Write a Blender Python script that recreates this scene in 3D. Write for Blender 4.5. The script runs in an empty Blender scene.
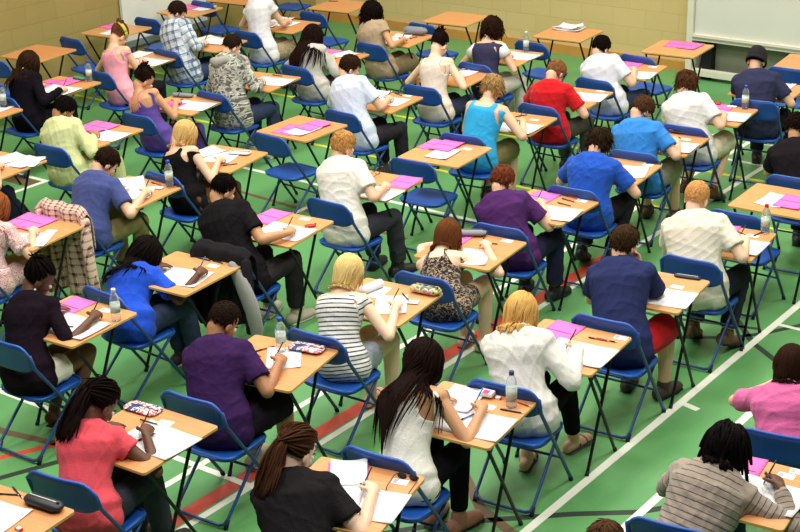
import bpy, bmesh, math, random
import numpy as np
from mathutils import Vector, Matrix
random.seed(7)
C = bpy.context.scene.collection
PI = math.pi
R = math.radians

# ------------------------------------------------------------------ helpers
def srgb(c, a=1.0):
    return tuple(((x/255)/12.92 if x/255 <= .04045 else ((x/255+.055)/1.055)**2.4) for x in c) + (a,)

def tag(o, label=None, cat=None, group=None, kind=None):
    if label: o['label'] = label
    if cat: o['category'] = cat
    if group: o['group'] = group
    if kind: o['kind'] = kind
    return o

def link(name, me, parent=None, mats=None):
    o = bpy.data.objects.new(name, me); C.objects.link(o)
    if parent is not None: o.parent = parent
    if mats and len(me.materials) == 0:
        for m in (mats if isinstance(mats, (list, tuple)) else [mats]): me.materials.append(m)
    return o

def empty(name, loc=(0,0,0), rz=0):
    o = bpy.data.objects.new(name, None); C.objects.link(o)
    o.location = loc; o.rotation_euler = (0,0,rz); o.empty_display_size = .1
    return o

def kids(o): return [c for c in bpy.data.objects if c.parent == o]
CH = {}
def copy_tree(o, parent=None):
    c = o.copy(); C.objects.link(c)
    if parent is not None: c.parent = parent
    if o not in CH: CH[o] = list(kids(o))
    for k in CH[o]: copy_tree(k, c)
    return c

class Geo:
    def __init__(s): s.v = []; s.f = []; s.m = []
    def add(s, vs, fs, mi=0):
        b = len(s.v); s.v += [tuple(map(float, v)) for v in vs]
        for f in fs: s.f.append(tuple(b+i for i in f)); s.m.append(mi)
    def mesh(s, name, smooth=True, ang=None):
        me = bpy.data.meshes.new(name); me.from_pydata(s.v, [], s.f); me.update()
        me.polygons.foreach_set('material_index', s.m)
        me.polygons.foreach_set('use_smooth', [smooth]*len(s.f))
        return me
    def box(s, x0, x1, y0, y1, z0, z1, M=None, mi=0):
        vs = [Vector((x, y, z)) for z in (z0, z1) for x, y in ((x0,y0),(x1,y0),(x1,y1),(x0,y1))]
        if M: vs = [M @ v for v in vs]
        s.add(vs, [(3,2,1,0),(4,5,6,7),(0,1,5,4),(1,2,6,5),(2,3,7,6),(3,0,4,7)], mi); return s
    def slab(s, w, d, z0, z1, r, n=5, cx=0, cy=0, rz=0, mi=0, mside=None, bev=0):
        """rounded rectangle plate with a small bevel"""
        def ring(ins, z):
            out = []
            rr = max(r-ins, .0005)
            for k, (sx, sy) in enumerate(((1,1),(-1,1),(-1,-1),(1,-1))):
                for i in range(n+1):
                    a = PI/2*k + PI/2*i/n
                    x = sx*(w/2-r) + rr*math.cos(a); y = sy*(d/2-r) + rr*math.sin(a)
                    out.append((cx+math.cos(rz)*x-math.sin(rz)*y, cy+math.sin(rz)*x+math.cos(rz)*y, z))
            return out
        N = 4*(n+1)
        b = bev
        rings = [ring(b, z0), ring(0, z0+b), ring(0, z1-b), ring(b, z1)] if b else [ring(0, z0), ring(0, z1)]
        vs = sum(rings, [])
        K = len(rings)
        side = mi if mside is None else mside
        for k in range(K-1):
            s_f = [(k*N+i, k*N+(i+1)%N, (k+1)*N+(i+1)%N, (k+1)*N+i) for i in range(N)]
            if k == 0: s.add(vs, s_f, side); base = len(s.v)-len(vs)
            else:
                for f in s_f: s.f.append(tuple(base+i for i in f)); s.m.append(side)
        s.f.append(tuple(base+i for i in reversed(range(N)))); s.m.append(mi)
        s.f.append(tuple(base+(K-1)*N+i for i in range(N))); s.m.append(mi)
        return s
    def tube(s, pts, rad, n=8, ref=(0,0,1), cap='flat', mi=0, flat=None):
        """swept tube; rad: number, list, or list of (ra, rb) with ra along ref-perpendicular side, rb along ref"""
        P = [np.array(p, float) for p in pts]; K = len(P)
        if not isinstance(rad, (list, tuple)): rad = [rad]*K
        rad = [(q, q) if not isinstance(q, (tuple, list)) else q for q in rad]
        T = []
        for i in range(K):
            a = P[max(i-1, 0)]; b = P[min(i+1, K-1)]; t = b-a; T.append(t/(np.linalg.norm(t)+1e-9))
        ref = np.array(ref, float)
        if abs(ref @ T[0]) > .95*np.linalg.norm(ref): ref = np.array((1,0,0.)) if abs(T[0][0]) < .9 else np.array((0,1.,0))
        rings = []
        up = ref
        fr = []
        for t in T:
            u = up - (up@t)*t; u /= np.linalg.norm(u)+1e-9; sd = np.cross(t, u); up = u
            fr.append((sd, u))
        seq = []
        if cap == 'round':
            ra, rb = rad[0]; r = min(ra, rb)
            for a in (80, 55, 28):
                c = math.cos(R(a)); seq.append((P[0]-T[0]*r*math.sin(R(a)), fr[0], ra*c, rb*c))
        for i in range(K): seq.append((P[i], fr[i], *rad[i]))
        if cap == 'round':
            ra, rb = rad[-1]; r = min(ra, rb)
            for a in (28, 55, 80):
                c = math.cos(R(a)); seq.append((P[-1]+T[-1]*r*math.sin(R(a)), fr[-1], ra*c, rb*c))
        vs = []
        for p, (sd, u), ra, rb in seq:
            for j in range(n):
                a = 2*PI*j/n; vs.append(p + sd*ra*math.cos(a) + u*rb*math.sin(a))
        L = len(seq)
        fs = [(k*n+j, k*n+(j+1)%n, (k+1)*n+(j+1)%n, (k+1)*n+j) for k in range(L-1) for j in range(n)]
        fs.append(tuple(reversed(range(n)))); fs.append(tuple((L-1)*n+j for j in range(n)))
        s.add(vs, fs, mi); return s
    def ball(s, c, r, M=None, nu=14, nv=9, mi=0):
        rx, ry, rz = (r, r, r) if not isinstance(r, (tuple, list)) else r
        vs = []; c = Vector(c)
        for i in range(1, nv):
            t = PI*i/nv
            for j in range(nu):
                a = 2*PI*j/nu; v = Vector((rx*math.sin(t)*math.cos(a), ry*math.sin(t)*math.sin(a), rz*math.cos(t)))
                vs.append(c+v)
        vs.append(c+Vector((0,0,rz))); vs.append(c-Vector((0,0,rz)))
        if M: vs = [M @ v for v in vs]
        fs = []
        for i in range(nv-2):
            for j in range(nu):
                fs.append((i*nu+j, (i+1)*nu+j, (i+1)*nu+(j+1)%nu, i*nu+(j+1)%nu))
        t0 = (nv-1)*nu
        for j in range(nu):
            fs.append((t0, j, (j+1)%nu)); fs.append((t0+1, (nv-2)*nu+(j+1)%nu, (nv-2)*nu+j))
        s.add(vs, fs, mi); return s
    def lathe(s, prof, n=14, c=(0,0,0), mi=0):
        vs = [(c[0]+r*math.cos(2*PI*j/n), c[1]+r*math.sin(2*PI*j/n), c[2]+z) for r, z in prof for j in range(n)]
        K = len(prof)
        fs = [(k*n+j, k*n+(j+1)%n, (k+1)*n+(j+1)%n, (k+1)*n+j) for k in range(K-1) for j in range(n)]
        fs.append(tuple(reversed(range(n)))); fs.append(tuple((K-1)*n+j for j in range(n)))
        s.add(vs, fs, mi); return s
    def obj(s, name, mat, parent=None, smooth=True):
        return link(name, s.mesh(name, smooth), parent, mat)

# ------------------------------------------------------------------ materials
def mat(name, col=(200,200,200), rough=.6, metal=0, spec=.4, bump=0, bscale=60, var=0, vscale=6, sheen=0, coat=0):
    m = bpy.data.materials.new(name); m.use_nodes = True; nt = m.node_tree; b = nt.nodes['Principled BSDF']
    b.inputs['Base Color'].default_value = srgb(col); b.inputs['Roughness'].default_value = rough
    b.inputs['Metallic'].default_value = metal; b.inputs['Specular IOR Level'].default_value = spec
    b.inputs['Sheen Weight'].default_value = sheen; b.inputs['Coat Weight'].default_value = coat
    tc = nt.nodes.new('ShaderNodeTexCoord')
    if var:
        n = nt.nodes.new('ShaderNodeTexNoise'); n.inputs['Scale'].default_value = vscale; n.inputs['Detail'].default_value = 4
        nt.links.new(tc.outputs['Object'], n.inputs['Vector'])
        mx = nt.nodes.new('ShaderNodeMix'); mx.data_type = 'RGBA'
        mx.inputs['A'].default_value = srgb([max(0, c*(1-var)) for c in col]); mx.inputs['B'].default_value = srgb([min(255, c*(1+var)) for c in col])
        nt.links.new(n.outputs['Fac'], mx.inputs['Factor']); nt.links.new(mx.outputs['Result'], b.inputs['Base Color'])
    if bump:
        n = nt.nodes.new('ShaderNodeTexNoise'); n.inputs['Scale'].default_value = bscale; n.inputs['Detail'].default_value = 3
        nt.links.new(tc.outputs['Object'], n.inputs['Vector'])
        bp = nt.nodes.new('ShaderNodeBump'); bp.inputs['Strength'].default_value = bump; bp.inputs['Distance'].default_value = .01
        nt.links.new(n.outputs['Fac'], bp.inputs['Height']); nt.links.new(bp.outputs['Normal'], b.inputs['Normal'])
    return m

class NT:
    def __init__(s, m): s.m = m; s.nt = m.node_tree; s.b = s.nt.nodes['Principled BSDF']
    def n(s, t, **kw):
        x = s.nt.nodes.new(t)
        for k, v in kw.items():
            if hasattr(x, k): setattr(x, k, v)
        return x
    def l(s, a, b): s.nt.links.new(a, b)
    def math(s, op, a, b=None, c=None):
        x = s.nt.nodes.new('ShaderNodeMath'); x.operation = op
        for i, q in enumerate((a, b, c)):
            if q is None: continue
            if isinstance(q, (int, float)): x.inputs[i].default_value = q
            else: s.l(q, x.inputs[i])
        return x.outputs[0]
    def mix(s, f, a, b):
        x = s.nt.nodes.new('ShaderNodeMix'); x.data_type = 'RGBA'
        if isinstance(f, (int, float)): x.inputs['Factor'].default_value = f
        else: s.l(f, x.inputs['Factor'])
        for nm, q in (('A', a), ('B', b)):
            if isinstance(q, tuple): x.inputs[nm].default_value = q
            else: s.l(q, x.inputs[nm])
        return x.outputs['Result']

def uvpattern(name, kind, cols, rough=.9):
    m = mat(name, cols[0], rough, bump=.25, bscale=90, spec=.2, sheen=.2); N = NT(m)
    uv = N.n('ShaderNodeUVMap'); uv.uv_map = 'UVMap'
    sp = N.n('ShaderNodeSeparateXYZ'); N.l(uv.outputs[0], sp.inputs[0]); u, v = sp.outputs[0], sp.outputs[1]
    c = [srgb(q) for q in cols]
    def band(x, per, duty, off=0.0):
        return N.math('LESS_THAN', N.math('FRACT', N.math('ADD', N.math('DIVIDE', x, per), off)), duty)
    if kind == 'stripe':
        per, duty = cols_extra[name]
        col = N.mix(band(v, per, duty), c[0], c[1])
    elif kind == 'plaid':
        per = cols_extra[name][0]
        f1 = N.math('MULTIPLY', N.math('ADD', band(u, per, .42), band(v, per, .42)), .5)
        col = N.mix(f1, c[0], c[1])
        f2 = N.math('MAXIMUM', band(u, per, .10, .72), band(v, per, .10, .72))
        col = N.mix(N.math('MULTIPLY', f2, .75), col, c[2])
        f3 = N.math('MULTIPLY', band(u, per, .42), band(v, per, .42))
        col = N.mix(N.math('MULTIPLY', f3, .7), col, c[3 if len(c) > 3 else 1])
    else:  # blotch
        n = N.n('ShaderNodeTexNoise'); n.inputs['Scale'].default_value = cols_extra[name][0]; n.inputs['Detail'].default_value = 2.5; n.inputs['Distortion'].default_value = .6
        mp = N.n('ShaderNodeMapping'); mp.inputs['Scale'].default_value = (1, 1.6, 1)
        N.l(uv.outputs[0], mp.inputs[0]); N.l(mp.outputs[0], n.inputs['Vector'])
        cr = N.n('ShaderNodeValToRGB'); cr.color_ramp.interpolation = 'CONSTANT'; e = cr.color_ramp.elements
        stops = [0, .42, .50, .57, .64][:len(c)]
        e[0].position = 0; e[0].color = c[0]; e[1].position = stops[1]; e[1].color = c[1]
        for k in range(2, len(c)): q = e.new(stops[k]); q.color = c[k]
        N.l(n.outputs['Fac'], cr.inputs[0]); col = cr.outputs[0]
    N.l(col, N.b.inputs['Base Color'])
    return m
cols_extra = {}

_fab = {}
def fabric(col, bump=.3):
    k = (tuple(col), bump)
    if k not in _fab:
        _fab[k] = mat('cloth', col, .95, spec=.1, bump=bump, bscale=110, var=.07, vscale=9, sheen=.1 if sum(col) > 240 else 0)
        _fab[k].node_tree.nodes['Principled BSDF'].inputs['IOR'].default_value = 1.25
    return _fab[k]
_hm = {}
def hairmat(a, b):
    if (a, b) in _hm: return _hm[(a, b)]
    kk = .42+.66*min(1, max(0, (a[0]-40)/100)); a = tuple(int(q*kk) for q in a); b = tuple(int(q*(kk+.06)) for q in b)
    m = mat('hair', a, .55, spec=.1); N = NT(m); N.b.inputs['IOR'].default_value = 1.2
    at = N.n('ShaderNodeAttribute'); at.attribute_name = 'strand'
    tc = N.n('ShaderNodeTexCoord'); n = N.n('ShaderNodeTexNoise'); n.inputs['Scale'].default_value = 45; N.l(tc.outputs['Object'], n.inputs['Vector'])
    f = N.math('ADD', N.math('MULTIPLY', at.outputs['Fac'], .4), N.math('MULTIPLY', n.outputs['Fac'], .35))
    N.l(N.mix(f, srgb(a), srgb(b)), N.b.inputs['Base Color'])
    bp = N.n('ShaderNodeBump'); bp.inputs['Strength'].default_value = .5; bp.inputs['Distance'].default_value = .004
    n2 = N.n('ShaderNodeTexNoise'); n2.inputs['Scale'].default_value = 220; N.l(tc.outputs['Object'], n2.inputs['Vector']); N.l(n2.outputs['Fac'], bp.inputs['Height']); N.l(bp.outputs[0], N.b.inputs['Normal'])
    _hm[(a, b)] = m; return m
_sk = {}
def skin(col):
    if col not in _sk:
        m = mat('skin', col, .5, spec=.35, bump=.08, bscale=150, var=.05, vscale=14)
        m.node_tree.nodes['Principled BSDF'].inputs['Subsurface Weight'].default_value = .08
        m.node_tree.nodes['Principled BSDF'].inputs['Subsurface Radius'].default_value = (.02, .008, .004)
        _sk[col] = m
    return _sk[col]

M_black = mat('black_tube', (20,20,23), .5, spec=.25)
M_bluetube = mat('blue_steel_tube', (36,66,128), .38, spec=.55, var=.08)
M_blueplate = mat('blue_chair_plastic', (22,82,172), .42, spec=.5, var=.06, vscale=5)
M_blueback = mat('blue_chair_back', (24,68,148), .42, spec=.5, var=.06, vscale=5)
M_rubber = mat('rubber', (30,34,44), .8)
M_edge = mat('beech_edge', (214,166,92), .5, var=.08)
M_paper = mat('paper_white', (228,228,232), .8, spec=.2, var=.015, vscale=20)
M_pink = mat('paper_pink', (232,112,186), .75, spec=.2, var=.03)
M_line = mat('print_dark', (60,40,60), .8)
M_print = mat('print_grey', (170,172,180), .8)
M_card = mat('card_white', (228,228,226), .6)
M_cap_blue = mat('cap_blue', (40,80,200), .4); M_cap_red = mat('cap_red', (200,40,36), .4)
M_cap_dark = mat('cap_dark', (44,52,96), .4); M_cap_white = mat('cap_white', (225,228,235), .4)
M_label = mat('bottle_label', (120,160,215), .5, var=.25, vscale=60)
M_label2 = mat('bottle_label_pale', (190,200,190), .5, var=.2, vscale=60)
M_eyew = mat('eye_white', (235,232,228), .3); M_iris = mat('iris', (50,36,28), .2)
M_redplastic = mat('red_plastic', (200,44,36), .4); M_blueplastic = mat('blue_pen_plastic', (30,110,180), .35)
M_darkplastic = mat('dark_plastic', (38,36,44), .45); M_grey = mat('grey_cloth', (130,132,140), .7, bump=.3)
M_green = mat('green_plastic', (70,150,110), .5); M_clear = mat('pale_plastic', (205,205,200), .25, var=.12, vscale=60)
def glassy():
    m = bpy.data.materials.new('clear_bottle_plastic'); m.use_nodes = True; N = NT(m)
    N.b.inputs['Base Color'].default_value = (.82, .9, 1, 1); N.b.inputs['Roughness'].default_value = .08
    N.b.inputs['Transmission Weight'].default_value = .85; N.b.inputs['IOR'].default_value = 1.2; N.b.inputs['Alpha'].default_value = .7
    return m
M_bottle = glassy()
def woodmat():
    m = mat('desk_laminate', (205,150,92), .42, spec=.4); N = NT(m)
    tc = N.n('ShaderNodeTexCoord'); oi = N.n('ShaderNodeObjectInfo')
    mp = N.n('ShaderNodeMapping'); mp.inputs['Scale'].default_value = (1.2, 14, 1)
    va = N.n('ShaderNodeVectorMath'); va.operation = 'ADD'; N.l(tc.outputs['Object'], va.inputs[0]); 
    cmb = N.n('ShaderNodeCombineXYZ'); N.l(N.math('MULTIPLY', oi.outputs['Random'], 37.0), cmb.inputs[0]); N.l(N.math('MULTIPLY', oi.outputs['Random'], 11.0), cmb.inputs[1]); N.l(cmb.outputs[0], va.inputs[1])
    N.l(va.outputs[0], mp.inputs[0])
    n = N.n('ShaderNodeTexNoise'); n.inputs['Scale'].default_value = 3; n.inputs['Detail'].default_value = 6; n.inputs['Distortion'].default_value = .4; N.l(mp.outputs[0], n.inputs['Vector'])
    c1 = N.mix(n.outputs['Fac'], srgb((188,128,76)), srgb((222,168,114)))
    c2 = N.mix(n.outputs['Fac'], srgb((190,116,62)), srgb((222,158,104)))
    N.l(N.mix(oi.outputs['Random'], c1, c2), N.b.inputs['Base Color'])
    return m
M_wood = woodmat()

DESKS={'D1': (-12.981, 10.216, 7.566), 'D2': (-13.053, 11.446, 6.782), 'D5': (-10.022, 8.436, 4.628), 'D7': (-8.516, 6.419, 6.802), 'D8': (-6.974, 5.488, 4.333), 'D11': (-6.976, 7.505, 6.527), 'D12': (-6.961, 6.461, 4.173), 'D13': (-5.477, 5.752, 11.131), 'D14': (-5.455, 4.663, 3.464), 'D16': (-4.134, 4.822, 13.27), 'D17': (-4.141, 5.866, 6.998), 'D18': (-5.486, 6.843, 7.076), 'D19': (-5.526, 7.925, 6.011), 'D20': (-5.547, 8.966, 1.523), 'D21': (-6.992, 9.66, 4.721), 'D22': (-6.991, 8.658, 6.406), 'D23': (-8.525, 9.561, 0.386), 'D26': (-9.975, 10.601, 8.474), 'D29': (-9.913, 13.975, 5.463), 'D30': (-8.374, 13.978, 4.63), 'D31': (-7.004, 13.965, 5.167), 'D33': (-8.387, 11.764, 6.319), 'D34': (-8.396, 12.741, 5.109), 'D35': (-6.98, 10.72, 7.115), 'D37': (-7.005, 12.906, 7.061), 'D38': (-5.552, 10.907, 5.734), 'D39': (-5.565, 11.924, 6.17), 'D43': (-4.115, 9.043, 7.132), 'D44': (-4.128, 10.046, 2.692), 'D45': (-4.12, 7.986, 6.351), 'D46': (-4.126, 6.925, 5.154), 'D3': (-11.703, 10.588, 6.0), 'D4': (-11.645, 9.382, 6.0), 'D6': (-10.05, 7.326, 6.0), 'D9': (-8.537, 7.478, 6.0), 'D10': (-8.541, 8.506, 8.773), 'D15': (-5.424, 3.608, 6.0), 'D24': (-8.458, 10.652, 6.0), 'D25': (-9.985, 11.739, 6.0), 'D27': (-11.455, 12.664, 6.0), 'D28': (-11.593, 13.858, 5.758), 'D32': (-9.885, 12.809, 6.876), 'D36': (-6.987, 11.756, 6.0), 'D40': (-5.504, 12.909, 6.0), 'D41': (-5.567, 14.092, 6.69), 'D42': (-5.542, 10.013, 6.0), 'D47': (-2.549, 6.003, 6.0), 'D48': (-10.047, 9.585, 7.448), 'D49': (-11.59, 11.535, 6.662), 'D50': (-13.089, 12.706, 5.661), 'D51': (-13.068, 13.568, 6.0), 'D53': (-11.535, 8.276, 6.0)}
CHAIRS={'D1': (-12.89, 9.532, 7.6), 'D2': (-12.953, 10.679, -5.0), 'D5': (-9.902, 7.798, 1.8), 'D7': (-8.434, 5.734, 6.8), 'D8': (-6.956, 4.938, 2.8), 'D11': (-6.898, 6.819, 6.5), 'D12': (-7.03, 5.825, -3.0), 'D13': (-5.457, 5.055, 4.6), 'D14': (-5.377, 4.036, 9.8), 'D16': (-3.976, 4.15, 13.3), 'D17': (-4.191, 5.144, 4.5), 'D18': (-5.418, 6.094, 3.3), 'D19': (-5.42, 7.211, 4.2), 'D20': (-5.508, 8.267, 6.0), 'D21': (-6.97, 9.16, 3.6), 'D22': (-6.909, 8.006, -1.3), 'D23': (-8.458, 9.061, -5.0), 'D26': (-9.897, 9.822, -1.9), 'D29': (-9.895, 13.277, -5.0), 'D30': (-8.344, 13.158, -5.0), 'D31': (-7.076, 13.203, -4.1), 'D33': (-8.285, 11.076, -0.7), 'D34': (-8.334, 12.069, -5.0), 'D35': (-7.027, 9.966, 5.6), 'D37': (-6.982, 12.167, -4.8), 'D38': (-5.54, 10.329, 6.2), 'D39': (-5.526, 11.199, 2.6), 'D43': (-4.068, 8.448, 1.8), 'D44': (-4.2, 9.441, 0.1), 'D45': (-4.058, 7.265, 4.2), 'D46': (-4.085, 6.167, 7.2), 'D3': (-11.5, 9.805, -5.0), 'D4': (-11.591, 8.645, -5.0), 'D6': (-9.978, 6.64, 6.0), 'D9': (-8.55, 6.778, 2.7), 'D10': (-8.486, 7.781, -3.2), 'D15': (-5.352, 2.922, 6.0), 'D24': (-8.387, 9.974, -5.0), 'D25': (-9.861, 11.025, -5.0), 'D27': (-11.414, 11.952, -5.0), 'D28': (-11.421, 13.119, -5.0), 'D32': (-9.807, 12.208, -5.0), 'D36': (-6.958, 11.101, -1.9), 'D40': (-5.353, 12.278, 8.3), 'D41': (-5.556, 13.515, 1.1), 'D42': (-5.488, 9.269, 2.8), 'D47': (-2.626, 5.396, 9.0), 'D48': (-9.96, 8.89, -1.2), 'D49': (-11.558, 10.834, -5.0), 'D50': (-13.021, 12.019, 5.7), 'D51': (-13.049, 12.906, -5.0), 'D53': (-11.463, 7.59, 6.0), 'X2': (-12.95, 11.8, 0), 'X21': (-4.173, 10.417, 5.3), 'X41': (-2.582, 6.49, 10.8)}
HEADS={'D49': (-0.2, 0.14, 1.18), 'D3': (-0.15, 0.2, 1.12), 'D4': (-0.14, 0.21, 1.07), 'D48': (-0.22, 0.11, 1.07), 'D10': (-0.17, 0.21, 1.04), 'D5': (-0.15, 0.14, 1.06), 'D26': (-0.15, 0.25, 1.19), 'D27': (-0.16, 0.2, 1.24), 'D25': (-0.14, 0.19, 1.07), 'D32': (-0.21, 0.04, 1.12), 'D24': (-0.21, 0.14, 1.16), 'D33': (-0.1, 0.24, 1.15), 'D34': (-0.1, 0.2, 1.11), 'D35': (0.01, 0.34, 1.13), 'D36': (-0.07, 0.19, 1.05), 'D37': (-0.19, 0.17, 1.06), 'D38': (-0.08, 0.18, 1.09), 'D39': (-0.18, 0.22, 1.1), 'D40': (-0.11, 0.18, 1.12), 'X21': (-0.14, 0.25, 1.1), 'D9': (-0.04, 0.34, 1.04), 'D11': (-0.26, 0.19, 1.12), 'D22': (-0.18, 0.2, 1.15), 'D20': (-0.19, 0.21, 1.03), 'D42': (-0.04, 0.3, 1.06), 'D12': (-0.17, 0.32, 0.9), 'D7': (-0.1, 0.27, 1.01), 'D8': (-0.14, 0.26, 1.06), 'D19': (-0.18, 0.41, 0.88), 'D43': (-0.16, 0.2, 1.13), 'D45': (-0.13, 0.35, 1.13), 'D18': (-0.12, 0.32, 1.03), 'D13': (-0.16, 0.32, 1.06), 'D46': (-0.15, 0.33, 1.04), 'D17': (-0.09, 0.42, 1.09), 'D14': (-0.11, 0.3, 0.99), 'D16': (-0.19, 0.36, 1.05), 'D47': (0.09, 0.34, 1.0), 'X41': (-0.06, 0.32, 0.98)}
HIP={'D49': -0.018, 'D3': 0.0, 'D4': 0.0, 'D48': -0.024, 'D10': 0.0, 'D5': -0.078, 'D26': 0.0, 'D27': -0.009, 'D25': -0.014, 'D32': -0.1, 'D24': -0.045, 'D33': -0.031, 'D34': -0.051, 'D35': 0.0, 'D36': -0.063, 'D37': 0.0, 'D38': -0.1, 'D39': 0.0, 'D40': -0.074, 'X21': -0.02, 'D9': -0.021, 'D11': -0.03, 'D22': -0.067, 'D20': -0.02, 'D42': 0.0, 'D12': -0.079, 'D7': -0.03, 'D8': -0.1, 'D19': -0.0, 'D43': -0.1, 'D45': 0.0, 'D18': 0.0, 'D13': -0.022, 'D46': 0.0, 'D17': -0.004, 'D14': -0.087, 'D16': -0.03, 'D47': -0.1, 'X41': -0.02}
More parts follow.
